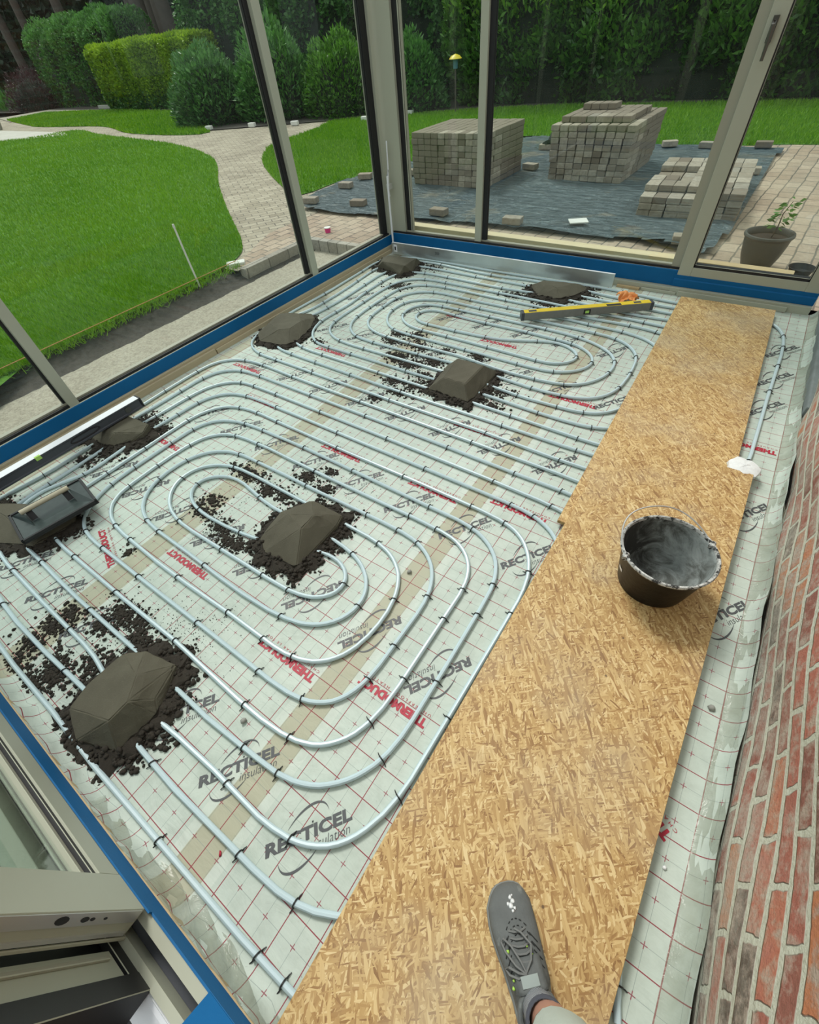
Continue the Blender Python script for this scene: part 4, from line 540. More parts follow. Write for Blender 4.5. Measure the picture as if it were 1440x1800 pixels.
mb.prism([(-.372,Y),(-.40,Y-.16),(-.372,Y-.17),(-.335,Y-.05),(-.295,Y-.17),(-.12,Y-.17),(-.12,Y)],.1315,.1335); tape('masking_tape',mb,'blue masking tape along the near door sill beside the nearest pipe')
mb=MB(); mb.box(-.372,-.12,Y-.17,Y-.004,.0,.131); struct(mb.build('trim_11',M['pine_x']),'wooden block at the end of the near sill')
# sliding leaf: bottom rail, stile, glass
LX=-.612
mb=MB()
y0,y1=Y-.055,Y
mb.box(-1.52,LX-.115,y0+.0005,y1-.0005,.150,.232,FR); mb.box(LX-.115,LX,y0,y1,.150,2.3,FR); mb.box(-1.62,-1.52,y0,y1,.150,2.3,FR); mb.box(-1.52,LX-.115,y0+.0005,y1-.0005,2.2,2.3,FR)
mb.box(-1.53,LX-.115,y0+.012,y1-.006,.230,.246,BL); mb.box(-1.53,LX-.115,y0+.022,y1-.016,.246,.262,FI)
leaf_=struct(mb.build('door_2',FM,bevel=.0015,seg=1),'open pebble grey sliding door leaf in the near wall')
MB().box(-1.53,LX-.113,Y-.030,Y-.026,.24,2.2).build('pane',M['glass'],leaf_)
mb=MB(); mb.box(LX-.001,LX+.0025,y1-.026,y1-.002,.16,2.28); mb.box(LX-.001,LX+.004,y0+.002,y0+.010,.165,2.28); mb.build('lock_strip',M['steel'],leaf_)['label']='grey steel lock strip in the leaf edge'
mb=MB()
for z,r_ in ((.36,.008),(.43,.012),(.335,.005),(.29,.004)): mb.prof([(y1-.014+r_*.65*math.cos(t),z+r_*1.6*math.sin(t)) for t in np.linspace(0,2*math.pi,12,endpoint=False)],LX+.002,LX+.0034,'x')
mb.build('screw_hole',M['black'],leaf_)
# second (outer) leaf
mb=MB(); ya,yb=Y-.135,Y-.082
mb.box(-1.62,-.6605,ya,yb,.1655,.24,FR); mb.box(-.608,-.5385,ya,yb,.175,2.3,FR); mb.box(-.66,-.6085,ya,yb-.012,.1655,2.3,BL); mb.box(-.538,-.488,ya-.006,yb+.004,.125,2.3,BL); mb.box(-1.62,-.4885,ya-.008,yb+.003,.120,.165,BL); mb.box(-.590,-.580,yb,yb+.007,.2,2.3,FI)  # black box beside the stile stands in for the shadowed gap
mb.box(LX-.002,LX+.003,Y-.066,Y-.058,.14,2.3,FR)
l2=struct(mb.build('door_3',FM,bevel=.0015,seg=1),'outer pebble grey sliding leaf behind the open one')
MB().box(-1.6,-.66,ya+.02,ya+.024,.24,2.3).build('pane',M['glass'],l2)
mb=MB(); mb.box(-3.05,-1.64,Y-.09,Y,.15,.22,FR); mb.box(-3.05,-1.64,Y-.09,Y,2.3,H,FR); mb.box(-1.64,.5,Y-.09,Y,2.32,H+.1,FR); struct(mb.build('wall_near',FM),'frame rails of the near glazed wall')
# ---------------------------------------------------------------- mortar mounds
MND={
'M1':[(-1.149,-0.267,0.1),(-1.147,-0.196,0.105),(-1.208,-0.128,0.1),(-1.297,-0.06,0.06),(-1.363,-0.114,0.06),(-1.358,-0.335,0.045),(-1.245,-0.38,0.025),(-1.13,-0.339,0.02),(-1.083,-0.172,0.02),(-1.17,-0.03,0.035),(-1.114,-0.144,0.05),(-1.093,-0.319,0.02),(-1.37,-0.235,0.06)],
'M2':[(-1.297,0.696,0.085),(-1.17,0.662,0.1),(-1.171,0.744,0.105),(-1.266,0.829,0.075),(-1.107,0.848,0.04),(-1.088,0.789,0.04),(-1.093,0.62,0.025),(-1.098,0.523,0.015),(-1.288,0.511,0.015),(-1.36,0.555,0.025),(-1.37,0.708,0.05)],
'M3':[(-1.292,2.222,0.09),(-1.108,2.218,0.09),(-1.096,2.115,0.09),(-1.107,1.988,0.09),(-1.258,1.993,0.088),(-1.336,1.933,0.02),(-1.046,1.916,0.015),(-1.039,2.293,0.02),(-1.027,2.11,0.015),(-1.345,2.177,0.05)],
'M4':[(-2.892,2.244,0.075),(-2.776,2.284,0.075),(-2.661,2.194,0.075),(-2.653,2.062,0.075),(-2.726,2.012,0.072),(-2.886,2.056,0.07),(-2.922,1.959,0.03),(-2.828,1.882,0.02),(-2.691,1.895,0.015),(-2.57,1.942,0.015),(-2.555,2.034,0.015),(-2.597,2.213,0.02),(-2.681,2.35,0.03),(-2.744,2.395,0.03),(-2.975,2.243,0.05)],
'M5':[(-2.834,3.592,0.08),(-2.541,3.613,0.08),(-2.543,3.418,0.08),(-2.797,3.425,0.08),(-2.891,3.448,0.02),(-2.574,3.375,0.02),(-2.506,3.474,0.02),(-2.559,3.70,0.02),(-2.97,3.66,0.03)],
'M6':[(-1.31,3.633,0.06),(-1.054,3.685,0.055),(-1.163,3.53,0.06),(-1.265,3.568,0.06),(-1.422,3.595,0.015),(-1.279,3.436,0.015),(-1.098,3.431,0.015),(-0.998,3.557,0.015),(-0.972,3.738,0.015)],
'M7':[(-2.797,0.671,0.078),(-2.776,0.768,0.078),(-2.596,0.794,0.06),(-2.561,0.727,0.05),(-2.675,0.629,0.075),(-2.856,0.546,0.02),(-2.703,0.55,0.02),(-2.643,0.59,0.02),(-2.596,0.652,0.02),(-2.594,0.777,0.02),(-2.82,.62,.075)],
'M8':[(-2.753,-0.061,0.07),(-2.552,-0.042,0.072),(-2.30,0.157,0.072),(-2.253,0.136,0.02),(-2.285,-0.052,0.03),(-2.32,-0.069,0.02),(-2.454,-0.105,0.02),(-2.535,-0.182,0.02),(-2.559,0.052,0.072),(-2.735,-0.021,0.03)]}
MLAB={'M1':'largest faceted heap of dark wet mortar, against the near blue taped sill','M2':'domed faceted heap of wet mortar in the middle of the nearer pipe spiral','M3':'square-topped heap of wet mortar in the middle of the room','M4':'flat-topped heap of wet mortar halfway along the left glazed wall','M5':'flat-topped heap of wet mortar in the far corner against the lath','M6':'low crumbly heap of wet mortar against the middle of the lath','M7':'heap of wet mortar under the long black spirit level','M8':'heap of wet mortar under the black plastic hawk'}
ico=bmesh.new(); bmesh.ops.create_icosphere(ico,subdivisions=1,radius=1); IV=np.array([v.co[:] for v in ico.verts]); IF=np.array([[v.index for v in f.verts] for f in ico.faces]); ico.free()
def crumbs(P,Rr,flatz=.7):
    n=len(P); k=len(IV)
    sc_=Rr[:,None,None]*rng.uniform(.6,1.3,(n,k,1))*np.array([1,1,flatz])
    V=IV[None]*sc_+P[:,None,:]
    F=IF[None]+(np.arange(n)*k)[:,None,None]
    return V.reshape(-1,3),F.reshape(-1,3)
def hull2(P):
    P=sorted(set(map(tuple,P)))
    def half(Q):
        h=[]
        for p in Q:
            while len(h)>1 and (h[-1][0]-h[-2][0])*(p[1]-h[-2][1])-(h[-1][1]-h[-2][1])*(p[0]-h[-2][0])<=0: h.pop()
            h.append(p)
        return h[:-1]
    return half(P)+half(P[::-1])
def inside(P,poly):
    x,y=P[:,0],P[:,1]; c=np.zeros(len(P),bool); n=len(poly)
    for i in range(n):
        x1,y1=poly[i];x2,y2=poly[(i+1)%n]
        c^=((y1>y)!=(y2>y))&(x<(x2-x1)*(y-y1)/((y2-y1)+1e-12)+x1)
    return c
OBST=[]
def mound(key,skirt=.055,ncr=520):
    pts=MND[key]
    bm=bmesh.new(); cx=sum(p[0] for p in pts)/len(pts); cy=sum(p[1] for p in pts)/len(pts)
    vs=[bm.verts.new((x-cx,y-cy,z)) for x,y,z in pts]+[bm.verts.new(((x-cx)*1.03,(y-cy)*1.03,.0)) for x,y,z in pts]
    r_=bmesh.ops.convex_hull(bm,input=vs); bmesh.ops.delete(bm,geom=[v for v in bm.verts if not v.link_faces],context='VERTS')
    bmesh.ops.dissolve_limit(bm,angle_limit=.16,verts=bm.verts,edges=bm.edges)
    bmesh.ops.bevel(bm,geom=[e for e in bm.edges if e.calc_length()>.01],offset=.004,segments=2,affect='EDGES',clamp_overlap=True)
    bmesh.ops.triangulate(bm,faces=bm.faces); 
    for _ in range(2): bmesh.ops.subdivide_edges(bm,edges=[e for e in bm.edges if e.calc_length()>.022],cuts=1,use_grid_fill=False); bmesh.ops.triangulate(bm,faces=bm.faces)
    for v in bm.verts:
        v.co+=v.normal*(.0012*math.sin(v.co.x*90+v.co.y*60)+random.uniform(-.0007,.0007))
        v.co.z=max(v.co.z,0)
    me=bpy.data.meshes.new('mortar_body'); bm.to_mesh(me); bm.free(); me.materials.append(M['mortar'])
    root=empty('mortar_mound',(cx,cy,.001)); tag(root,MLAB[key],'mortar')
    link('mortar_body',me,None,root)
    hp=hull2([(x,y) for x,y,z in pts])
    # low crumbly skirt sheet
    N=44; c=np.array([cx,cy]); V=[]; hpn=np.array(hp)
    def rad(t):
        d=np.array([math.cos(t),math.sin(t)]); best=0
        for i in range(len(hp)):
            a=hpn[i]-c; b_=hpn[(i+1)%len(hp)]-c; den=d[0]*(b_[1]-a[1])-d[1]*(b_[0]-a[0])
            if abs(den)<1e-9: continue
            s_=(a[0]*(b_[1]-a[1])-a[1]*(b_[0]-a[0]))/den; u=(a[0]*d[1]-a[1]*d[0])/den
            if s_>0 and -1e-6<=u<=1+1e-6: best=max(best,s_)
        return best
    RR=[rad(2*math.pi*i/N) for i in range(N)]
    lim=lambda x,y:(min(max(x,-3.015),9)-cx,min(max(y,-.43),3.76)-cy)
    for j,(k,z) in enumerate([(-.03,.026),(.0,.022),(.35,.017),(.7,.010),(1,.001)]):
        for i in range(N):
            t=2*math.pi*i/N; r=max(.01,RR[i]+k*skirt*(1+.35*math.sin(i*1.9)+random.uniform(-.25,.25))); x,y=lim(cx+r*math.cos(t),cy+r*math.sin(t)); V.append((x,y,z*random.uniform(.7,1.25)))
    F=[(j*N+i,j*N+(i+1)%N,(j+1)*N+(i+1)%N,(j+1)*N+i) for j in range(4) for i in range(N)]
    me=bpy.data.meshes.new('crumbly_skirt'); me.from_pydata(V,[],F); me.materials.append(M['crumb']); link('crumbly_skirt',me,None,root)
    # crumbs around the base
    P=[];Rr=[]
    for q in range(ncr):
        t=random.uniform(0,2*math.pi); r=rad(t)+skirt*(random.betavariate(1.3,2.2)*1.9-.15)*(1+.35*math.sin(t*44/6.283*1.9)); x,y=lim(cx+r*math.cos(t),cy+r*math.sin(t)); s_=random.choice([.003,.004,.005,.006,.009,.011])
        P.append((x,y,random.uniform(.002,.022)*max(0,1-(r-rad(t))/skirt*.8)+s_*.3)); Rr.append(s_)
    V,F=crumbs(np.array(P),np.array(Rr)); o=npmesh('loose_crumbs',V,F,M['crumb'],root); o['kind']='stuff'
for k,(s_,n_) in {'M1':(.062,1100),'M2':(.055,1000),'M3':(.04,700),'M4':(.03,450),'M5':(.045,500),'M6':(.06,700),'M7':(.06,700),'M8':(.05,500)}.items(): mound(k,s_,n_)
# spilled crumbs between the pipes
CRS=[(-1.79,-0.21,0.05),(-1.78,-0.14,0.04),(-1.78,-0.3,0.05),(-1.74,-0.38,0.05),(-1.62,-0.28,0.04),(-1.62,-0.38,0.04),(-1.58,-0.02,0.06),(-1.49,-0.01,0.05),(-1.61,-0.1,0.05),(-1.75,0.53,0.04),(-1.61,0.51,0.05),(-1.52,0.48,0.05),(-1.43,0.48,0.04),(-1.78,0.61,0.04),(-1.8,0.84,0.05),(-1.59,0.81,0.05),(-1.48,0.82,0.05),(-1.71,0.84,0.04),(-1.47,0.98,0.05),(-1.33,0.96,0.04),(-1.39,1.07,0.03),(-1.89,0.83,0.03),(-1.81,0.54,0.03),(-1.22,0.5,0.05),(-1.94,2.46,0.04),(-1.92,2.36,0.05),(-1.79,2.5,0.05),(-1.63,2.15,0.07),(-1.46,2.07,0.05),(-1.49,2.41,0.04),(-1.26,2.43,0.04),(-1.59,1.72,0.03),(-1.5,1.84,0.05),(-1.61,1.93,0.05),(-1.5,2.25,.07),(-1.45,1.95,.06),(-1.75,2.2,.07),(-1.7,2.38,.06),(-0.91,2.14,0.05),(-0.93,1.98,0.05),(-2.98,3.48,0.03),(-2.46,3.19,0.07),(-2.41,3.67,0.06),(-2.65,0.52,0.05),(-2.71,0.42,0.05),(-2.73,0.86,0.06),(-2.57,0.84,0.05),(-2.78,0.0,0.05),(-2.56,-0.07,0.06),(-1.86,0.18,0.02),(-2.25,0.11,0.05),(-2.43,2.11,0.04),(-1.46,3.41,0.06),(-1.17,3.36,0.06),(-0.95,3.62,0.06),(-1.57,-.32,.06),(-1.48,-.2,.06),(-1.42,-.05,.05)]
P=[];Rr=[]
for x,y,r in CRS:
    n=int(90000*r*r)+60
    for q in range(n):
        s_=random.choice([.0018,.0025,.003,.004,.005,.007,.009]); rr=abs(random.gauss(0,.55))*r*1.2; t=random.uniform(0,6.283); P.append((x+rr*1.5*math.cos(t),y+rr*math.sin(t),s_*.3)); Rr.append(s_)
for q in range(1500):  # speckle fields
    x,y,r=random.choice([(-1.23,.1,.14),(-1.35,.0,.16),(-1.9,2.45,.25),(-1.7,.7,.25),(-2.7,.5,.2),(-1.5,-.2,.25),(-1.5,2.2,.3),(-2.5,3.3,.25),(-1.2,1.0,.2)])
    P.append((random.gauss(x,r*.6),random.gauss(y,r*.5),.001)); Rr.append(random.choice([.0012,.0016,.0022]))
P=np.array(P); Rr=np.array(Rr); ok=(P[:,0]>-3.0)&(P[:,0]<-.2)&(P[:,1]>-.42)&(P[:,1]<3.75)
V,F=crumbs(P[ok],Rr[ok],.6); o=npmesh('mortar_crumbs',V,F,M['crumb']); tag(o,'dark mortar crumbs spilled on the foil between the pipes','mortar crumbs',kind='stuff')
# flecks of light plaster near the brick wall, and a red paint drop
for i,(x,y,r,l) in enumerate([(.42,.36,.006,'small white plaster fleck on the foil beside the second red line from the shoe'),(.44,-.02,.009,'white plaster chip on the foil near the lower right corner')]):
    V,F=crumbs(np.array([[x,y,.003]]),np.array([r]),.4); o=npmesh('plaster_chip',V,F,M['white_plaster']); tag(o,l,'plaster chip')
V,F=crumbs(np.array([[0,0,0]]),np.array([.011]),.1); V*=np.array([1,.45,1]); o=npmesh('paint_drop',V,F,M['redprint']); o.location=(-.60,-.30,.002); o.rotation_euler=(0,0,-.9); tag(o,'bright red paint drop on the tan tape near the nearest pipes','paint drop')
M['pebble']=flat('grey_pebble',(.30,.30,.27),.8,var=.3,vscale=80)
for (x,y,l) in [(-.82,-.02,'small round grey stone beside the nearer spiral and the grey logo'),(-.68,.77,'small grey stone touching the pipe inside the right bends of the nearer spiral'),(.44,.85,'small grey stone on the foil at the foot of the brick wall')]:
    V,F=crumbs(np.array([[0,0,0]]),np.array([.011]),.8); o=npmesh('pebble',V,F,M['pebble']); o.location=(x,y,.008); tag(o,l,'stone')
# ---------------------------------------------------------------- tools
# long black spirit level standing on edge by the left wall
root=empty('spirit_level',(-2.772,-.30,.083)); tag(root,'long black spirit level with a white top edge along the left wall','spirit level')
Ln=1.172
mb=MB(); t=.058; hgt=.062
prof=[(-.030,0),(.025,0),(.025,.010),(.020,.013),(.020,hgt-.013),(.025,hgt-.010),(.025,hgt-.0015),(-.030,hgt-.0015)]
mb.prof(prof,0,Ln,'y'); mb.build('level_body',M['dark'],root,bevel=.001,seg=1)
MB().box(-.030,.025,0.0,Ln,hgt-.0014,hgt).build('top_face',M['white'],root)['label']='white worn top edge'
mb=MB(); mb.box(-.031,.026,Ln,Ln+.012,0,hgt); mb.build('end_cap',M['black'],root,bevel=.003)
def grip(yc):
    mb=MB(); pts=[(.0205,yc+.055*math.cos(a)+ (0.03 if math.cos(a)>0 else -.03),.031+.014*math.sin(a)) for a in np.linspace(0,2*math.pi,24,endpoint=False)]
    mb.tube(pts+[pts[0]],.0035,6,caps=False); return mb
grip(.815).build('hand_hole',M['black'],root,smooth=True)
mb=MB(); mb.prof([(Ln-.085+.018*math.cos(a),.031+.018*math.sin(a)) for a in np.linspace(0,2*math.pi,20,endpoint=False)],.020,.024,'x'); mb.build('vial_window',M['pot'],root)
mb=MB(); mb.box(.012,.0255,.545,.575,.040,hgt+.0006); mb.build('vial',M['vial'],root,bevel=.002)['label']='lime green bubble vial'
# yellow level
import math as _m
a_=(-1.215,2.985); b_=(-.455,3.515); L2_=_m.dist(a_,b_); ang=_m.atan2(b_[1]-a_[1],b_[0]-a_[0])
root=empty('spirit_level',(a_[0],a_[1],.0335),ang); tag(root,'yellow spirit level lying across the pipes beside the orange glove','spirit level')
mb=MB(); mb.box(.02,L2_-.02,-.0275,.0275,0,.052); mb.build('level_body',M['grey'],root,bevel=.002)['label']='grey side faces'
MB().box(.02,L2_-.02,-.024,.026,.0521,.0545).build('top_face',M['yellow'],root,bevel=.0008,seg=1)['label']='yellow enamelled top'
for x in (0,L2_-.024):
    e_=MB().box(x,x+.024,-.029,.029,-.001,.055).build('end_cap',M['dark'],root,bevel=.004)
mb=MB(); mb.box(.44,.49,-.0285,-.020,.010,.045); v_=mb.build('vial_window',M['black'],root,bevel=.003); mb=MB(); mb.box(.452,.478,-.0292,-.024,.018,.036); mb.build('vial',M['vial'],v_)['label']='green bubble vial'
for x0,x1 in ((.055,.11),(.79,.84),):
    MB().box(x0,x1,-.014,.012,.0546,.0555).build('top_window',M['dark'],root,bevel=.0004,seg=1)
MB().box(.60,.70,-.022,.004,.0546,.0558).build('grip_slot',M['black'],root,bevel=.0005,seg=1)
# aluminium lath against the back sill
root=empty('straightedge_lath',(-2.955,3.792,.019)); tag(root,'long aluminium straightedge lath leaning along the back sill','straightedge')
mb=MB(); mb.box(0,2.14,0,.018,0,.098); mb.build('lath_body',M['alu'],root,bevel=.0015); MB().box(0.001,2.139,.0,.018,.0982,.0992).build('top_edge',M['white'],root)['label']='white top edge'
mb=MB(); mb.box(-.0015,.0,.001,.017,.002,.096); mb.box(.02,.06,-.0015,0,.02,.082); e_=mb.build('end_cap',M['white'],root); MB().box(.032,.046,-.003,-.0012,.036,.066).build('slot',M['black'],e_)
v,f,x0,x1=text_mesh('200',.03); mb=MB(); mb.add([(.50+(p[0]-x0),-.0012,.050+p[1]) for p in v],f); mb.build('size_marking',M['print'],root)
# crank rod leaning in the corner
root=empty('crank_rod',(-2.99,3.86,.002)); tag(root,'white crank rod standing in the far corner of the glazing','rod')
mb=MB(); mb.tube([(0,0,0),(-.006,.01,.45),(-.010,.02,.62),(-.014,.045,.66)],.009,8); mb.build('rod_tube',M['white'],root,smooth=True)
mb=MB(); mb.tube([(-.022,.045,.46),(-.032,.05,.52),(-.020,.055,.64),(-.014,.06,.86)],.006,8); mb.build('rod_handle',M['white'],root,smooth=True)
MB().box(-.035,.01,.02,.06,.52,.56).build('bracket',M['steel'],root,bevel=.004)
# orange glove
def glove():
    root=empty('work_glove',(-.655,3.54,.03),.35); tag(root,'crumpled orange rubber work glove behind the yellow level','glove')
    def sheet(nm,f,nx=26,ny=16):
        V=[f(i/nx,j/ny) for j in range(ny+1) for i in range(nx+1)]; F=[(j*(nx+1)+i,j*(nx+1)+i+1,(j+1)*(nx+1)+i+1,(j+1)*(nx+1)+i) for j in range(ny) for i in range(nx)]
        me=bpy.data.meshes.new(nm); me.from_pydata(V,[],F); me.materials.append(M['orange']); o=link(nm,me,None,root,True); md=o.modifiers.new('s','SOLIDIFY'); md.thickness=.003; return o
    sheet('cuff',lambda u,v:(-.03+.12*u,.050+.024*math.cos(6.0*v)*(1-.35*u)+.012*math.sin(u*4),.028+.024*math.sin(6.0*v)*(1-.25*u)+.004*math.sin(u*11)))
    sheet('palm',lambda u,v:(-.055+.155*u*(1-.45*v)+.035*v+.012*math.sin(v*7),.055-.11*v+.016*math.sin(5*u),.008+.040*abs(math.sin(3.0*v+.6+u*2.4))*(1-.35*v)+.010*abs(math.sin(u*12+v*3))),nx=40,ny=24)
    for k,(x,l,a) in enumerate([(-.02,.05,-.5),(.02,.06,-.15),(.055,.055,.2),(.085,.04,.5)]):
        mb=MB(); mb.tube([(x,-.05,.022),(x+math.sin(a)*l*.6,-.05-l*.5,.026),(x+math.sin(a)*l,-.05-l,.012)],[.012,.011,.008],8); mb.build('finger',M['orange'],root,smooth=True)
glove()
# black plastic hawk
def hawk():
    cs=[(-2.499,-.032),(-2.445,.301),(-2.207,.265),(-2.245,-.066)]
    cx=sum(c[0] for c in cs)/4; cy=sum(c[1] for c in cs)/4; ang=math.atan2(.333,.054)
    root=empty('plastic_hawk',(cx,cy,.084),ang); tag(root,'black plastic plasterer hawk with a cream handle bar, lying on mortar','hawk')
    m_=flat('scuffed_black_plastic',(.045,.062,.060),.30,var=.5,vscale=22); A,B=.172,.124
    mb=MB(); mb.box(-A,A,-B,B,-.012,-.004); 
    for s_ in (-1,1): mb.box(-A,A,s_*B-.006*(1+s_)/1 if s_>0 else -B,B if s_>0 else -B+.012,-.004,.012)
    for s_ in (-1,1): mb.box(A-.012 if s_>0 else -A,A if s_>0 else -A+.012,-B,B,-.004,.012)
    mb.build('rim',M['black'],root,bevel=.002)
    v=[(-A+.012,-B+.012,.006),(A-.012,-B+.012,.006),(A-.012,B-.012,.006),(-A+.012,B-.012,.006),(-.100,-.045,.0),(.100,-.045,.0),(.100,.075,.0),(-.100,.075,.0),(-.105,.03,.045),(.105,.03,.045)]
    f=[(0,1,5,4),(2,3,7,6),(4,5,6,7),(3,0,4),(3,4,8),(3,8,7),(1,2,6),(1,9,5),(1,6,9),(4,7,8),(5,9,6)]
    mb=MB(); mb.add(v,f); mb.build('blade',m_,root)
    mb=MB(); mb.prof([(.028+.013*math.cos(t)*1.0,.050+.012*math.sin(t)) for t in np.linspace(0,2*math.pi,12,endpoint=False)],-.112,.108,'x'); mb.build('handle_bar',flat('cream_wood_handle',(.50,.45,.33),.6,var=.15),root,smooth=True)['label']='cream handle bar'
    mb=MB(); mb.add([(-.098,.0,.001),(-.098,.035,.045),(-.07,.035,.045),(-.07,.0,.001)],[(0,1,2,3)]); mb.add([(.098,.0,.001),(.098,.035,.045),(.07,.035,.045),(.07,.0,.001)],[(0,1,2,3)])
    mb.build('handle_bracket',M['black'],root)
hawk()
# ---------------------------------------------------------------- bucket
def bucket():
    bx,by,bz=.150,1.195,.0460
    root=empty('mortar_bucket',(bx,by,bz)); tag(root,'black rubber builder bucket crusted with dried mortar','bucket')
    m,nt,b=newmat('mortar_smeared_black_rubber'); g=G(nt); p=g.obj(); n=g.noise(14,5,.7,p); n2=g.noise(5,4,.65,g.mapping(p,scale=(1,1,2)))
    c=g.mix(g.ramp(n.outputs[0],(.66,0),(.70,.8)),(.005,.005,.006),(.30,.31,.29)); g.l(c,b.inputs['Base Color']); b.inputs['Specular IOR Level'].default_value=.18; b.inputs['Roughness'].default_value=.38; g.l(g.bump(n.outputs[0],.5,.004),b.inputs['Normal'])
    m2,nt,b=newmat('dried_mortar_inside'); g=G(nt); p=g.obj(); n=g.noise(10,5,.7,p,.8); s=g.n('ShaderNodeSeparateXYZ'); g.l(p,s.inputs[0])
    k=g.math('ADD',n.outputs[0],g.math('MULTIPLY',s.outputs[0],1.1)); k=g.math('ADD',k,g.math('MULTIPLY',s.outputs[1],.35))  # mortar tone rises to the right, painting in light on that side
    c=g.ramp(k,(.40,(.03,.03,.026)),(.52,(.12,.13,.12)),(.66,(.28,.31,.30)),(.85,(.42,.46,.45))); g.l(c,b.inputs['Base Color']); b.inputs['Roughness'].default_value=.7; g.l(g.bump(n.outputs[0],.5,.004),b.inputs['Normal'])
    H_=.205
    mb=MB(); mb.lathe([(.001,.002),(.108,.002),(.118,.008),(.1225,.03),(.148,H_-.018),(.151,H_-.012)],48); mb.build('bucket_shell',m,root,smooth=True)
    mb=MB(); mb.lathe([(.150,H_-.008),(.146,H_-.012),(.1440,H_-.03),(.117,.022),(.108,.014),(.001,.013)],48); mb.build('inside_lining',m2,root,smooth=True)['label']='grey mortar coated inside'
    m3,nt,b=newmat('mortar_caked_rim'); g=G(nt); n=g.noise(60,4,.7,g.obj()); g.l(g.ramp(n.outputs[0],(.42,(.03,.03,.03)),(.5,(.45,.46,.44)),(.7,(.72,.73,.70))),b.inputs['Base Color']); b.inputs['Roughness'].default_value=.7
    mb=MB(); mb.lathe([(.1495,H_-.016),(.156,H_-.012),(.158,H_-.005),(.155,H_),(.149,H_),(.1465,H_-.006),(.1465,H_-.014)],64); mb.build('rim',m3,root,smooth=True)['label']='rim caked with pale mortar'
    # wire handle from left-front lug to right-rear lug, leaning to the back
    ax=math.radians(40); l=Vector((-.152*math.cos(ax),-.152*math.sin(ax)-.0,H_-.01)); r=-Vector((l.x,l.y,0))+Vector((0,0,H_-.01)); up=Vector((-math.sin(ax)*1.0,math.cos(ax),0))
    mb=MB(); pts=[]
    for i in range(31):
        t=math.pi*i/30; c_=(l+r)/2; d=(r-l)/2; pts.append(c_-d*math.cos(t)+(up*.175+Vector((0,0,.048)))*math.sin(t)*(1+.04*math.sin(3*t)))
    mb.tube(pts,.0026,6); mb.build('wire_handle',M['steel'],root,smooth=True)
    for q in (l,r):
        mb=MB(); mb.lathe([(.001,-.012),(.011,-.012),(.011,.012),(.001,.012)],10); o=mb.build('lug',m3,root,smooth=True); o.matrix_local=Matrix.Translation(q*1.0)@Matrix.Rotation(math.pi/2,4,'X')
    a=math.radians(212); lb=MB(); 
    for dz,(w0,w1) in enumerate([(-.013,.013)]):
        v=[]
        for zz,rr in ((.085,.1330),(.100,.1352)):
            for k in range(5): aa=a+(w0+(w1-w0)*k/4)/.13; v.append((rr*math.cos(aa),rr*math.sin(aa),zz))
        lb.add(v,[(k,k+1,6+k,5+k) for k in range(4)])
    lb.build('sticker',M['white'],root)['label']='small white sticker'
bucket()
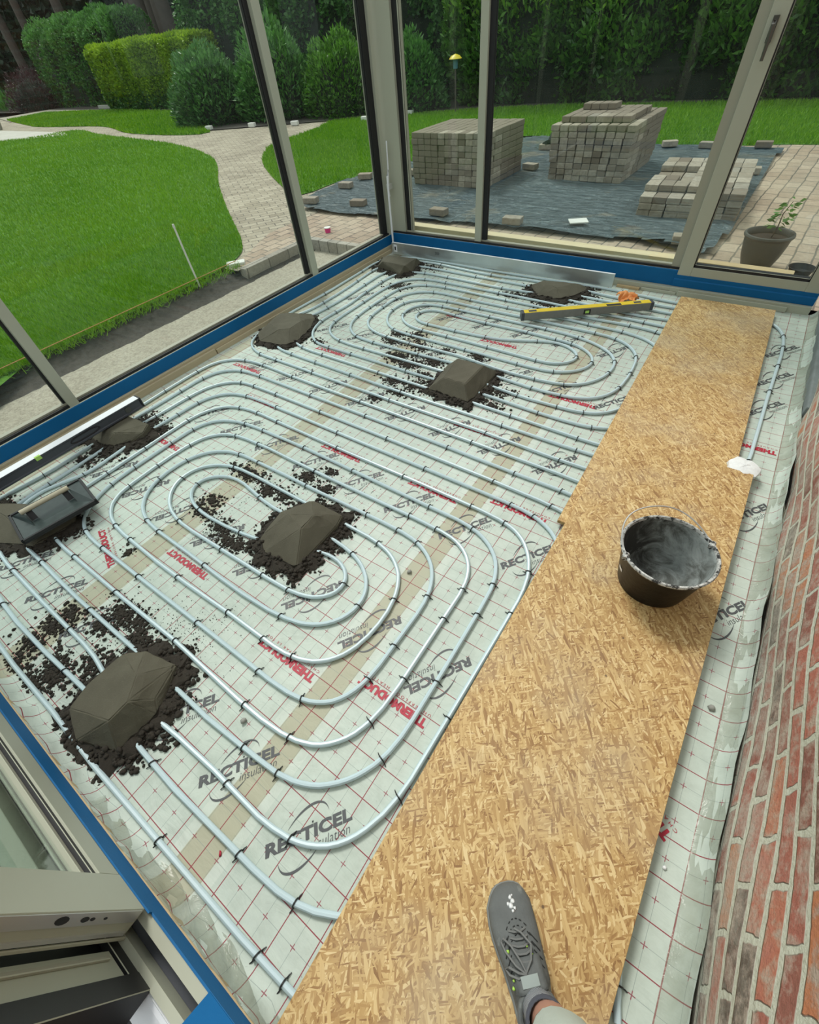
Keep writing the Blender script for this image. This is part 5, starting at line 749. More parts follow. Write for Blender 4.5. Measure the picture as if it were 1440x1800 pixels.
# ---------------------------------------------------------------- the photographer's foot and leg
def loft(secs,mat,name,parent,n=20,cap=True,smooth=True):
    # secs: list of (centre(x,y,z), dir angle, halfwidth, height bottom->top list) generic rings given explicitly
    V=[p for s in secs for p in s]; k=len(secs[0]); F=[(i*k+j,i*k+(j+1)%k,(i+1)*k+(j+1)%k,(i+1)*k+j) for i in range(len(secs)-1) for j in range(k)]
    if cap: F+=[tuple(range(k))[::-1],tuple((len(secs)-1)*k+j for j in range(k))]
    me=bpy.data.meshes.new(name); me.from_pydata([tuple(p) for p in V],[],F); me.materials.append(mat)
    bm=bmesh.new(); bm.from_mesh(me); bmesh.ops.recalc_face_normals(bm,faces=bm.faces); bm.to_mesh(me); bm.free()
    return link(name,me,None,parent,smooth)
def person():
    skin=flat('skin',(.45,.24,.17),.55,var=.1); shoe=None
    m,nt,b=newmat('grey_knit_shoe'); g=G(nt); p=g.obj(); n=g.noise(22,4,.6,p); n2=g.noise(160,2,.5,p); k=g.noise(18,3,.6,p)
    c=g.mix(n.outputs[0],(.085,.093,.092),(.155,.165,.16)); c=g.mix(g.ramp(k.outputs[0],(.60,0),(.70,.6)),c,(.35,.38,.36)); g.l(c,b.inputs['Base Color']); b.inputs['Roughness'].default_value=.8; g.l(g.bump(n2.outputs[0],.5,.002),b.inputs['Normal']); shoe=m
    sole=flat('grey_rubber_sole',(.20,.215,.21),.7,var=.2); lace=flat('grey_lace',(.17,.175,.17),.8); seam=flat('dark_seam',(.03,.032,.032),.8); neon=flat('lime_fleck',(.45,.75,.12),.6)
    sock=None; m,nt,b=newmat('ribbed_grey_sock'); g=G(nt); wv=g.n('ShaderNodeTexWave',bands_direction='DIAGONAL'); wv.inputs['Scale'].default_value=90; wv.inputs['Distortion'].default_value=2; g.l(g.obj(),wv.inputs[0]); g.l(g.mix(wv.outputs['Fac'],(.13,.14,.16),(.34,.36,.38)),b.inputs['Base Color']); b.inputs['Roughness'].default_value=.9; g.l(g.bump(wv.outputs['Fac'],.5,.002),b.inputs['Normal']); sock=m
    trou=flat('pale_green_cotton',(.50,.57,.52),.85,var=.08,vscale=8,bump=.3,bscale=120)
    d=math.radians(-45.6); zf=.0437
    root=empty('person',(.084,.092,zf),d)  # local +x runs from toe to heel
    tag(root,'person standing on the board in a paint-spotted grey laced shoe, grey sock and pale trousers','person')
    # local frame: x from toe (0) to heel (.295), y>0 = outer left of picture
    def ring(x,w,zt,zb=0,cy=0,n=20,pw=2.4):
        r=[]
        for i in range(n):
            t=2*math.pi*i/n; c_,s_=math.cos(t),math.sin(t); yy=cy+w*(abs(c_)**(2/pw))*(1 if c_>0 else -1); zz=(zb+zt)/2+(zt-zb)/2*(abs(s_)**(2/pw))*(1 if s_>0 else -1); r.append((x,yy,zz))
        return r
    secs=[(x*.88,w_*1.13,zt,zb,cy) for x,w_,zt,zb,cy in [(.000,.007,.022,.010,.004),(.003,.018,.030,.007,.003),(.010,.028,.038,.005,.003),(.022,.037,.046,.003,.002),(.045,.0465,.056,.002,.0),(.080,.0485,.066,.002,-.002),(.110,.0475,.078,.002,-.002),(.140,.0450,.088,.002,-.001),(.170,.0420,.094,.002,.001),(.195,.0405,.096,.002,.002)]]
    loft([ring(x,w_,zt,zb+.010,cy) for x,w_,zt,zb,cy in secs]+[ring(.185,.0430,.088,.012,.002),ring(.195,.042,.076,.012,.002),ring(.235,.040,.072,.012,.002),ring(.262,.036,.072,.012,.002),ring(.272,.022,.066,.014,.002)],shoe,'shoe_upper',root)
    so=loft([ring(x-.002 if x<.01 else x,w_+.003,.018,0,cy,pw=4) for x,w_,zt,zb,cy in secs]+[ring(.20,.045,.020,0,.002,pw=4),ring(.25,.043,.020,0,.002,pw=4),ring(.274,.028,.020,0,.002,pw=4)],sole,'sole',root); so['label']='pale grey rubber sole'
    # collar ring
    cp=[(.222+.046*math.cos(t),.002+.041*math.sin(t),.084+.012*math.cos(t)*-1+.004) for t in np.linspace(0,2*math.pi,26)]
    mb=MB(); mb.tube(cp,.006,8,caps=False); mb.build('collar',shoe,root,smooth=True)
    # tongue
    mb=MB(); nx=8; V=[]
    for i in range(nx+1):
        for j in range(7):
            x=.128+.054*i/nx; y=.002+.032*(j-3)/3; V.append((x,y,.088+.016*i/nx+.006*(1-((j-3)/3)**2)))
    mb.add(V,[(i*7+j,i*7+j+1,(i+1)*7+j+1,(i+1)*7+j) for i in range(nx) for j in range(6)]); tg=mb.build('tongue',shoe,root,smooth=True); md=tg.modifiers.new('s','SOLIDIFY'); md.thickness=.004
    MB().box(.155,.174,-.020,.018,.1065,.1078).build('tongue_label',flat('pale_patch',(.33,.38,.36),.6),root,bevel=.0004,seg=1)
    top=lambda x:float(np.interp(x,[s_[0] for s_ in secs],[s_[2] for s_ in secs]))
    wid=lambda x:float(np.interp(x,[s_[0] for s_ in secs],[s_[1] for s_ in secs]))
    def surf(x,y,dz=.001):
        w_=wid(x); zt=top(x); t=min(1,abs(y)/w_); return (x,y,(zt+.012)/2+(zt-.012)/2*(1-t**2.4)**(1/2.4)+dz)
    mb=MB()
    for i,x in enumerate([.066,.078,.092]):
        for a,b_ in ((-.022,.022),):
            pts=[surf(x+(.016)*(y/.024)**2,y) for y in np.linspace(-.024-.003*i,.024+.003*i,12)]
            for q in range(0,11,2): mb.tube(pts[q:q+2],.0011,4)
    for i,x in enumerate([.094,.108,.122,.136]):
        for s_ in (-1,1): mb.tube([surf(x+.006*k,s_*(.026+.0045*k)) for k in range(4)],.0012,4)
    mb.build('seam',seam,root)
    mb=MB()
    for i,x in enumerate([.088,.100,.112,.124,.136]): mb.tube([surf(x-.004,-.020),surf(x,-.008,.004),surf(x+.001,.006,.004),surf(x-.003,.020)],.0022,6)
    lp=lambda P_: mb.tube([surf(x*.87+.012,-y*1.05,.004+dz) for x,y,dz in P_],.0024,6)
    lp([(.160,.004,.004),(.140,-.012,.010),(.115,-.020,.012),(.090,-.006,.008),(.080,.006,.004)])
    lp([(.162,.006,.004),(.145,.022,.010),(.118,.036,.006),(.100,.040,.004),(.094,.034,.006),(.110,.022,.010),(.140,.010,.010),(.162,.004,.004)])
    lp([(.164,.006,.004),(.168,.022,.006),(.160,.038,.004),(.148,.043,.003),(.146,.036,.008),(.158,.020,.010),(.165,.004,.004)])
    mb.build('lace',lace,root,smooth=True)
    P=np.array([surf(x+.012,-y,.002) for x,y in [(.104,.032),(.102,-.012),(.117,-.018),(.130,-.020),(.148,.034),(.152,.026),(.160,.038)]]); V,F=crumbs(P,np.array([.005,.003,.004,.003,.0035,.003,.004]),.3); npmesh('paint_speck',V,F,neon,root)['label']='lime green specks'
    P=np.array([surf(x,y,.0008) for x,y in [(.030,.004),(.037,.008),(.045,.002),(.040,-.004),(.050,.009),(.026,.010),(.054,.003)]]); V,F=crumbs(P,np.array([.0060,.0065,.0070,.0045,.0045,.003,.004]),.12); npmesh('plaster_splash',V,F,M['white_plaster'],root)['label']='whitish plaster splash on the toe'
    # body: one continuous lower leg and foot, clothing over it
    def ringz(c,rx,ry,n=18): return [(c[0]+rx*math.cos(2*math.pi*i/n),c[1]+ry*math.sin(2*math.pi*i/n),c[2]) for i in range(n)]
    sh=-.034
    legc=[((c[0]+sh*(1 if c[2]<.2 else .3),c[1]+(0.014 if c[2]>.15 else .004),c[2]),a*1.08,b*1.15) for c,a,b in [((.235,.0,.030),.040,.026),((.240,.0,.07),.034,.026),((.248,.0,.11),.032,.027),((.256,.001,.16),.034,.031),((.268,.003,.22),.042,.040),((.285,.006,.32),.054,.052),((.295,.008,.42),.050,.050),((.30,.01,.50),.056,.056),((.315,.01,.60),.064,.064),((.33,.01,.75),.075,.075),((.345,.01,.86),.080,.080)]]
    loft([ringz(c,rx,ry) for c,rx,ry in legc],skin,'body',root)
    loft([ringz(c,rx,ry) for c,rx,ry in [((.206,.004,.05),.0410,.0350),((.210,.004,.085),.0400,.0345),((.216,.005,.120),.0395,.0355),((.222,.006,.162),.0400,.0385),((.222,.006,.163),.0370,.0355)]],sock,'sock',root,cap=False)
    mb=MB(); mb.tube([(.222+.0402*math.cos(t),.006+.0387*math.sin(t),.160) for t in np.linspace(0,2*math.pi,24)],.004,6,caps=False,flat=1.5); mb.build('sock_cuff',flat('dark_sock_cuff',(.075,.08,.10),.9),root,smooth=True)
    tr=[]
    for c,r_ in [((.262,.020,.172),.066),((.264,.020,.184),.069),((.278,.020,.26),.068),((.288,.014,.34),.070),((.30,.01,.50),.072),((.315,.01,.62),.080),((.33,.01,.75),.090),((.345,.01,.87),.095)]:
        tr.append([(c[0]+(r_*(1+.05*math.sin(3*t+c[2]*20)))*math.cos(t),c[1]+r_*(1+.04*math.sin(2*t+c[2]*14))*math.sin(t),c[2]) for t in [2*math.pi*i/24 for i in range(24)]])
    o=loft(tr,trou,'trouser_leg',root,cap=False); md=o.modifiers.new('s','SOLIDIFY'); md.thickness=.004
    for ch in root.children: pass
person()
# ---------------------------------------------------------------- outdoors: ground
def poly(name,pts,z,mat,label,kind='structure',sub=0,wr=0):
    bm=bmesh.new(); vs=[bm.verts.new((x,y,z if not callable(z) else z(x,y))) for x,y in pts]; bm.faces.new(vs)
    if bm.faces[:] and True:
        bm.faces.ensure_lookup_table()
        bm.normal_update()
        if bm.faces[0].normal.z<0: bmesh.ops.reverse_faces(bm,faces=bm.faces)
    bmesh.ops.triangulate(bm,faces=bm.faces)
    me=bpy.data.meshes.new(name); bm.to_mesh(me); bm.free(); me.materials.append(mat); o=link(name,me); tag(o,label,kind=kind); return o
poly('ground',[(-120,-80),(60,-80),(60,80),(-120,80)],-.16,M['earth'],'dark earth below the garden')
poly('terrace',[(-4.25,3.0),(-4.25,3.93),(-3.15,3.93),(-3.15,4.03),(3.2,4.03),(3.2,9.4),(-4.6,9.4),(-5.6,5.5),(-4.9,4.8),(-4.9,3.9),(-4.45,3.0)],-.018,M['terrace'],'terrace of small tan pavers outside the glazing')
poly('garden_path',[(-4.3,2.9),(-4.35,3.93),(-4.9,5.2),(-4.9,6.4),(-7.6,7.6),(-9.4,9.2),(-9.4,11.4),(-34,12.6),(-34,4),(-22,4),(-9,3.2),(-4.7,2.9)],-.024,M['path'],'winding cobbled garden path')
PL=poly('stone_slab_path',[(-21,9.4),(-30,9.6),(-34,8.4),(-34,7.0),(-24,7.0),(-20,9.0)],-.012,flat('pale_slabs',(.50,.49,.43),.8,var=.2,vscale=2),'pale slab path at the far left')
poly('sand_strip',[(-4.14,-4),(-3.12,-4),(-3.12,3.95),(-4.3,3.95),(-4.2,2.9)],-.12,M['sand'],'strip of grey sand outside the left glazing')
# dark soil bank
xs=np.linspace(-4.62,-4.0,14); ys=np.linspace(-4,3.95,120); V=[]
for y in ys:
    for x in xs:
        t=(x+4.62)/.62; V.append((x,y,-.035-.10*min(1,t*1.15)+.012*(1-t)*math.sin(x*31+y*9)*math.sin(y*23)+random.uniform(-.004,.004)*(1-t)))
n=len(xs); F=[(j*n+i,j*n+i+1,(j+1)*n+i+1,(j+1)*n+i) for j in range(len(ys)-1) for i in range(n-1)]
me=bpy.data.meshes.new('soil_bank'); me.from_pydata([v for v in V],[],[f for f in F if V[f[0]][1]<2.95 or V[f[0]][0]>-4.27]); me.materials.append(M['earth']); o=link('soil_bank',me,smooth=True); tag(o,'bank of dark earth between lawn and sand',kind='structure')
# kerb step
mb=MB(); mb.box(-4.30,-3.12,3.905,3.99,-.14,-.012); mb.box(-4.33,-4.235,2.95,3.99,-.14,-.014); o=mb.build('kerb_step',M['kerb'],bevel=.006); tag(o,'grey block kerb where the paving drops to the sand',kind='structure')
LAWN1=[(-4.42,-4),(-4.42,.86),(-4.45,1.6),(-4.46,2.5),(-4.60,3.15),(-5.05,3.60),(-6.4,4.5),(-7.9,5.55),(-10,7.1),(-12.5,8.1),(-15.1,8.65),(-18.3,9.2),(-21.2,9.75),(-22.6,7.9),(-34,6),(-34,-4)]
def rnd(pl,n=5):
    o=[];k=len(pl)
    for i in range(k):
        p0,p1,p2,p3=pl[i-1],pl[i],pl[(i+1)%k],pl[(i+2)%k]
        if math.dist(p1,p2)>6 or p1[0]<-30: o.append(p1); continue
        for q in range(n):
            t=q/n; o.append(tuple(.5*(2*b+(c-a)*t+(2*a-5*b+4*c-d)*t*t+(3*b-a-3*c+d)*t**3) for a,b,c,d in zip(p0,p1,p2,p3)))
    return o
LAWN1=rnd(LAWN1)
LAWN2=[(-31.5,11.8),(-32,13.9),(-26,14.2),(-19,13.3),(-13.5,9.75),(-16.8,9.4),(-20.6,10.5),(-25.6,10.4)]
LAWN3=[(-5.75,5.5),(-6.1,5.45),(-8.0,6.7),(-9.1,7.7),(-9.7,8.6),(-9.85,9.4),(-10,10.3),(-10.3,11.4),(-8.4,12.3),(-4.7,13.2),(4,13.2),(4,9.4),(.2,9.4),(-.8,9.25),(-3.0,9.2),(-3.9,9.75),(-4.55,9.45),(-5.25,7.55),(-5.7,6.2)]
LAWN2=rnd(LAWN2); LAWN3=rnd(LAWN3)
for nm,pl,lb in (('lawn',LAWN1,'big near lawn'),('lawn',LAWN2,'small far lawn before the lime hedge'),('lawn',LAWN3,'lawn behind the paver stacks')): poly(nm,pl,-.015,M['turf'],lb+' ground')
def grass(pl,n,hgt,wd,label,z=-.015,near=None):
    pa=np.array(pl); x0,y0=pa.min(0); x1,y1=pa.max(0)
    P=np.zeros((0,2))
    while len(P)<n:
        if near:
            r=near[0]+(near[1]-near[0])*rng.random(n)**1.6; t=rng.uniform(near[2],near[3],n); Q=np.stack([-r*np.cos(t),r*np.sin(t)],1)
        else: Q=np.stack([rng.uniform(x0,x1,n),rng.uniform(y0,y1,n)],1)
        P=np.vstack([P,Q[inside(Q,pl)]])
    P=P[:n]; d=np.hypot(P[:,0],P[:,1])
    t=rng.uniform(0,6.283,n); w_=wd*(.6+d/9)[:,None]*np.stack([np.cos(t),np.sin(t)],1); h_=hgt*rng.uniform(.5,1.25,n); ln=rng.normal(0,.35,(n,2))*h_[:,None]
    A=np.c_[P-w_,np.full(n,z)]; B=np.c_[P+w_,np.full(n,z)]; T=np.c_[P+ln,z+h_]
    V=np.stack([A,B,T],1).reshape(-1,3); F=np.arange(3*n).reshape(-1,3)
    pt=.5+.5*np.sin(P[:,0]*.9+np.sin(P[:,1]*1.3)*1.2)*np.cos(P[:,1]*.7)
    o=npmesh('grass',V,F,M['l_grass'],attr=np.clip(rng.normal(.45,.22,n)+.25*(pt-.5),0,1)); tag(o,label,'grass',kind='stuff')
grass(LAWN1,260000,.042,.0035,'mown bright green grass of the big near lawn',near=(4.4,24,-.25,1.0))
grass(LAWN2,30000,.07,.010,'mown grass of the small far lawn before the lime hedge')
grass(LAWN3,120000,.05,.005,'mown grass of the lawn behind the stacks of pavers')
# longer tufts at the soil edge
n=2200; y=rng.uniform(-.8,3.0,n); x=-4.42+rng.normal(0,.05,n); n=len(x); t=rng.uniform(0,6.283,n); h_=rng.uniform(.04,.12,n); P=np.stack([x,y],1)
A=np.c_[P-.003*np.stack([np.cos(t),np.sin(t)],1),np.full(n,-.04)]; B=np.c_[P+.003*np.stack([np.cos(t),np.sin(t)],1),np.full(n,-.04)]; T=np.c_[P+np.stack([rng.normal(.04,.05,n),rng.normal(0,.05,n)],1),-.04+h_]
o=npmesh('grass',np.stack([A,B,T],1).reshape(-1,3),np.arange(3*n).reshape(-1,3),M['l_grass'],attr=rng.uniform(.2,.9,n)); tag(o,'long ragged grass along the string at the soil edge','grass',kind='stuff')
# string line and stake
mb=MB(); mb.tube([(-4.38,-1,.03),(-4.40,1,.028),(-4.41,3.0,.03)],.004,5); o=mb.build('string_line',M['string'],smooth=True); tag(o,'orange builder string stretched along the lawn edge','string')
mb=MB(); mb.tube([(-4.42,2.50,-.05),(-4.45,2.51,.2),(-4.48,2.525,.455)],.009,7); mb.tube([(-4.48,2.525,.45),(-4.482,2.526,.478)],[.012,.011],7); o=mb.build('stake',M['stone_white'],smooth=True); tag(o,'thin leaning white stake at the lawn edge','stake')
# membrane with wrinkles
def memb():
    pl=[(-5.15,4.78),(-4.4,4.76),(-3.2,4.86),(-2.5,4.90),(-1.5,4.88),(-1.0,4.95),(-.63,4.86),(-.34,4.74),(-.27,5.3),(-.27,6),(-.22,9.0),(-1.0,9.1),(-3,9.1),(-3.8,9.6),(-4.5,9.35),(-5.2,7.45),(-5.6,6.15),(-5.5,5.2)]
    bm=bmesh.new(); N=(110,100); x0,x1,y0,y1=-5.7,-.15,4.7,9.7
    g_={}
    for j in range(N[1]+1):
        for i in range(N[0]+1):
            x=x0+(x1-x0)*i/N[0]; y=y0+(y1-y0)*j/N[1]
            fr=max(0,1-(y-4.8)/1.1)*(1 if x>-2.2 else .4)
            z=.004+.010*abs(math.sin(x*3.1+y*1.7+math.sin(y*4)))+.045*fr*abs(math.sin(x*5.2+2*y+1.5*math.sin(x*2.3)))*abs(math.sin(y*7+x*2))+random.uniform(0,.006)
            g_[i,j]=(x,y,z)
    P=np.array([((g_[i,j][0]+g_[i+1,j][0])/2,(g_[i,j][1]+g_[i,j+1][1])/2) for j in range(N[1]) for i in range(N[0])]); ok=inside(P,pl); F=[];k=0
    for j in range(N[1]):
        for i in range(N[0]):
            if ok[k]: F.append(tuple(a*1 for a in (j*(N[0]+1)+i,j*(N[0]+1)+i+1,(j+1)*(N[0]+1)+i+1,(j+1)*(N[0]+1)+i)))
            k+=1
    me=bpy.data.meshes.new('weed_membrane'); me.from_pydata([g_[i,j] for j in range(N[1]+1) for i in range(N[0]+1)],[],F)
    bm=bmesh.new(); bm.from_mesh(me); bmesh.ops.delete(bm,geom=[v for v in bm.verts if not v.link_faces],context='VERTS'); bm.to_mesh(me); bm.free()
    me.materials.append(M['membrane']); o=link('weed_membrane',me,smooth=True); tag(o,'wrinkled blue grey weed membrane under the paver stacks','membrane')
memb()
mb=MB(); V=[]
for i in range(13):
    for j in range(7):
        a=i/12; b_=j/6; V.append((-3.55+.5*a+.06*math.sin(b_*7+a*5),8.55+.15*b_-.5*a*(1-a),.01+.28*math.exp(-((a-.6)/.25)**2)*(1-b_)*(.7+.3*math.sin(a*21))))
mb.add(V,[(i*7+j,i*7+j+1,(i+1)*7+j+1,(i+1)*7+j) for i in range(12) for j in range(6)]); o=mb.build('weed_membrane',flat('black_film',(.012,.014,.016),.25),smooth=True); tag(o,'upturned black fold of membrane between the two tall paver stacks','membrane')
# ---------------------------------------------------------------- pavers: stacks and loose ones
pm=MB().box(-.05,.05,-.1,.1,0,.06).build('paving_brick',M['paver'],bevel=.008,seg=2); PME=pm.data; bpy.data.objects.remove(pm)
ALL=[]
def stack(cx,cy,rz_,nx,ny,nz,w_,l,hh,group,lab,z0=.012,taper=0,topmask=None,orient='y'):
    for k in range(nz):
        for i in range(nx):
            for j in range(ny):
                if not(j==0 or i==nx-1 or i==0 and group.startswith('low') or k==nz-1 or k==nz-2 and group.startswith('low')): continue
                if topmask and not topmask(i,j,k): continue
                x=(i-(nx-1)/2)*w_*(1+taper*k)+random.uniform(-.005,.005); y=j*l+random.uniform(-.011,.009); 
                X=cx+x*math.cos(rz_)-y*math.sin(rz_); Y=cy+x*math.sin(rz_)+y*math.cos(rz_)
                nm=lab.split(' in the ')[1] if ' in the ' in lab else lab
                tk=nz-k if nz>1 else 0
                ALL.append((X,Y,z0+k*hh,rz_+random.uniform(-.05,.05),(w_/.105,l/.205,hh/.062),group,'paver in the %s, %s, %s from its left, %s row back'%(nm.replace(' beside the door stile',''),('%s layer down'%ORD[tk]) if tk else 'topmost loose layer',ORD[i+1],ORD[j+1])))
stack(-3.765,6.30,-.02,11,5,9,.104,.205,.0615,'pavers in the left stack behind the narrow pane','grey tumbled paver in the neat left stack')
stack(-2.135,6.90,-.02,9,6,9,.104,.205,.0605,'pavers in the tall middle stack','grey tumbled paver in the tall middle stack',taper=.012)
stack(-2.16,7.05,-.02,8,4,1,.104,.205,.06,'pavers in the tall middle stack','grey tumbled paver in the tall middle stack',z0=.012+9*.0605)
stack(-2.28,7.5,-.02,4,1,1,.104,.205,.06,'pavers in the tall middle stack','grey tumbled paver in the crowning row of the middle stack',z0=.012+10*.0605)
stack(-.72,5.76,.06,7,7,4,.130,.205,.056,'low right pavers','grey paver in the low stepped stack beside the door stile',topmask=lambda i,j,k: not(k==3 and (i<4 and j<1 or i<3 and j in(3,4) or i==2 and j==2)))
ALL.sort(key=lambda a:math.dist(a[:3],(0,0,1.5)))
LOOSE=[(-5.177,4.967,.3,'loose paver nearest the path, first of the three along the membrane edge'),(-5.211,5.745,.1,'loose paver in the middle of the three along the lawn edge'),(-5.25,6.25,.35,'loose paver next to the corner post on the lawn edge'),(-4.411,5.05,.2,'loose paver on the membrane left of the corner post'),(-3.179,5.02,.0,'loose paver on the membrane in front of the left stack'),(-2.233,4.98,.1,'loose paver at the membrane edge just right of the slim mullion'),(-3.05,7.25,-.2,'pale-topped loose paver between the two tall stacks'),(-3.35,8.5,.1,'loose paver beside the upturned black membrane fold'),(-1.116,8.85,-.1,'loose paver behind the low stack at the lawn edge'),(-.446,8.95,.05,'loose paver seen through the door nearest the lawn'),(-.40,7.50,.1,'loose paver in the middle of the door view'),(-.43,6.33,-.1,'loose paver in the door view left of the plant pot'),(-.555,4.95,.2,'loose paver at the membrane edge by the door stile'),(-4.60,6.62,0,'loose paver left of the neat stack'),(-1.62,8.9,.4,'loose paver just behind the tall middle stack')]
for x,y,r,l in LOOSE:
    o=bpy.data.objects.new('paving_brick',PME); C.objects.link(o); o.location=(x,y,.022); o.rotation_euler=(0,0,r+1.57); o.scale=(1.15,1.0,1.1); tag(o,l,'paving brick')
mb=MB().box(-.09,.09,-.07,.07,0,.012); o=mb.build('white_tile',M['stone_white'],bevel=.004); o.location=(-1.585,5.13,.055); o.rotation_euler=(0,0,.5); tag(o,'flat white stone tile on the wrinkled membrane','tile')
nI=284
for a in ALL[:nI]:
    o=bpy.data.objects.new('paving_brick',PME); C.objects.link(o); o.location=a[:3]; o.rotation_euler=(0,0,a[3]); o.scale=a[4]
    g_=a[5] if not a[5].startswith('low') else 'pavers in the low stepped stack'; tag(o,a[6],'paving brick',g_)
rest=bmesh.new()
for a in ALL[nI:]:
    t=bmesh.new(); t.from_mesh(PME); t.transform(Matrix.Translation(a[:3])@Matrix.Rotation(a[3],4,'Z')@Matrix.Diagonal((*a[4],1))); me=bpy.data.meshes.new('x'); t.to_mesh(me); rest.from_mesh(me); t.free(); bpy.data.meshes.remove(me)
me=bpy.data.meshes.new('paving_brick_pile'); rest.to_mesh(me); rest.free(); 
if not me.materials: me.materials.append(M['paver'])
o=link('paving_brick_pile',me); tag(o,'farther grey pavers filling the backs of the tall stacks','paving bricks',kind='stuff')
print('BRICKS',len(ALL))
# timber beams outside
mb=MB(); mb.box(0,2.62,0,.10,-.016,.190); o=mb.build('timber_beam',M['beam'],bevel=.004); o.location=(-3.08,4.085,0); o.rotation_euler=(0,0,-.018); tag(o,'fresh pale timber beam lying outside the back glazing','timber')
mb=MB(); mb.box(0,.70,0,.075,-.016,.178); o=mb.build('timber_beam',M['pine_x'],bevel=.004); o.location=(-.42,4.075,0); o.rotation_euler=(0,0,-.03); tag(o,'brown timber beam lying outside the door','timber')
# potted plant
root=empty('potted_plant',(.045,4.70,-.015)); tag(root,'young leafy plant in a grey glazed pot outside the door','plant pot')
mb=MB(); mb.lathe([(.001,0),(.095,0),(.105,.01),(.135,.09),(.152,.17),(.158,.215),(.168,.222),(.172,.232),(.168,.243),(.155,.245),(.148,.238),(.144,.20)],40); mb.build('pot',M['pot'],root,smooth=True)
mb=MB(); mb.lathe([(.001,.205),(.07,.21),(.146,.200)],24); mb.build('potting_soil',M['soil'],root,smooth=True)
stem=[(.02,.02,.2),(.03,.02,.28),(.025,.03,.36),(.05,.03,.44)]; mb=MB(); mb.tube(stem,[.005,.004,.0035,.002],6); mb.build('stem',M['bark'],root,smooth=True)
def leafcloud(P,D,L,Wd):
    # diamond folded leaves; P positions, D directions
    n=len(P); D=D/np.linalg.norm(D,axis=1,keepdims=True); U=rng.normal(size=(n,3)); S=np.cross(D,U); S/=np.linalg.norm(S,axis=1,keepdims=True)+1e-9
    L=np.asarray(L)[:,None]*np.ones((n,1)); Wd=np.asarray(Wd)[:,None]*np.ones((n,1)); Nn=np.cross(S,D)
    a=P; b_=P+D*L*.5+S*Wd*.5+Nn*Wd*.15; c=P+D*L; d=P+D*L*.5-S*Wd*.5+Nn*Wd*.15
    return np.stack([a,b_,c,d],1).reshape(-1,3), np.arange(4*n).reshape(-1,4)
P=[];D=[]
for k in range(46):
    t=random.uniform(.25,1); i=min(2,int(t*3)); u=t*3-i; p=[stem[i][q]*(1-u)+stem[i+1][q]*u for q in range(3)]; a=random.uniform(0,6.28); r=random.uniform(.0,.06); P.append((p[0]+r*math.cos(a),p[1]+r*math.sin(a),p[2]+random.uniform(-.01,.03))); D.append((math.cos(a),math.sin(a),random.uniform(-.5,.4)))
V,F=leafcloud(np.array(P),np.array(D),[.055]*46,[.026]*46); npmesh('leaves',V,F,M['l_ivy'],root,attr=rng.uniform(.3,1,46))
root=empty('round_bowl',(.345,4.60,-.012)); tag(root,'low black round bowl right of the plant pot outside the door','bowl')
mb=MB(); mb.lathe([(.001,0),(.06,0),(.085,.06),(.090,.066),(.084,.067),(.07,.03),(.001,.018)],28); mb.build('bowl_body',M['black'],root,smooth=True)
root=empty('pink_pot',(-4.18,4.18,-.018)); tag(root,'tiny pink tub on the paving left of the corner post','tub')
mb=MB(); mb.lathe([(.001,0),(.030,0),(.036,.045),(.001,.045)],20); mb.build('tub',M['pink'],root,smooth=True)
mb=MB(); mb.lathe([(.001,.0455),(.039,.0455),(.039,.053),(.001,.053)],20); mb.build('lid',M['stone_white'],root,smooth=True)['label']='white lid'
# path edging stones, rock
for (x,y,r,l) in [(-13.9,10.05,.2,'first small white edging stone left of the left mullion, at the dark shrubs'),(-12.6,10.5,.2,'second small white edging stone under the dark shrubs'),(-11.2,10.75,.3,'third small white edging stone touching the left mullion'),(-9.3,11.35,.1,'small white stone at the far lawn edge right of the left mullion'),(-8.5,12.15,.1,'small white stone at the far lawn edge by the corner post'),(-4.46,3.02,.9,'pale kerb stone at the corner where lawn, path and soil meet')]:
    o=bpy.data.objects.new('edging_stone',MB().box(-.16,.16,-.09,.09,-.02,.09).build('t',M['stone_white'],bevel=.02).data); t=[q for q in C.objects if q.name.startswith('t') and q.data==o.data]
    for q in t: bpy.data.objects.remove(q)
    C.objects.link(o); o.location=(x,y,0 if x<-5 else -.03); o.rotation_euler=(0,0,r); tag(o,l,'stone')
    o.scale=(.6,.6,.4) if x>-5 else (.62,.6,.8)
bm=bmesh.new(); bmesh.ops.create_icosphere(bm,subdivisions=3,radius=1)
for v in bm.verts: v.co*=1+.12*math.sin(v.co.x*4+1)*math.cos(v.co.z*3); v.co=Vector((v.co.x*.32,v.co.y*.3,v.co.z*.62+.35)); v.co.x-=v.co.z*.35
me=bpy.data.meshes.new('standing_rock'); bm.to_mesh(me); bm.free(); me.materials.append(flat('weathered_rock',(.28,.27,.22),.9,var=.4,vscale=3)); o=link('standing_rock',me,smooth=True); o.location=(-27.2,9.6,0); tag(o,'tall weathered rock standing at the far left path','rock')
# long pale border edge before the lime hedge
mb=MB(); mb.box(-28.5,-17.6,0,.12,-.05,.11); o=mb.build('border_edging',flat('pale_edging',(.36,.38,.33),.8,var=.2,vscale=2)); o.location=(0,0,0); o.data.transform(Matrix.Translation((0,13.95,0))@Matrix.Rotation(-.03,4,'Z')); tag(o,'long pale edging at the foot of the lime hedge','edging')
poly('planting_bed',[(-60,14.1),(-26,14.25),(-19,13.35),(-14.2,9.8),(-12,10.7),(-9.5,11.8),(-8.3,12.25),(-4.7,13.15),(6,13.15),(12,40),(-70,50)],-.005,M['earth'],'dark planting bed under hedges and shrubs')
poly('gravel_bed',[(-34,12.4),(-30.2,11.4),(-31.6,14),(-26,14.25),(-34,15)],-.002,M['sand'],'pale gravel at the far left')
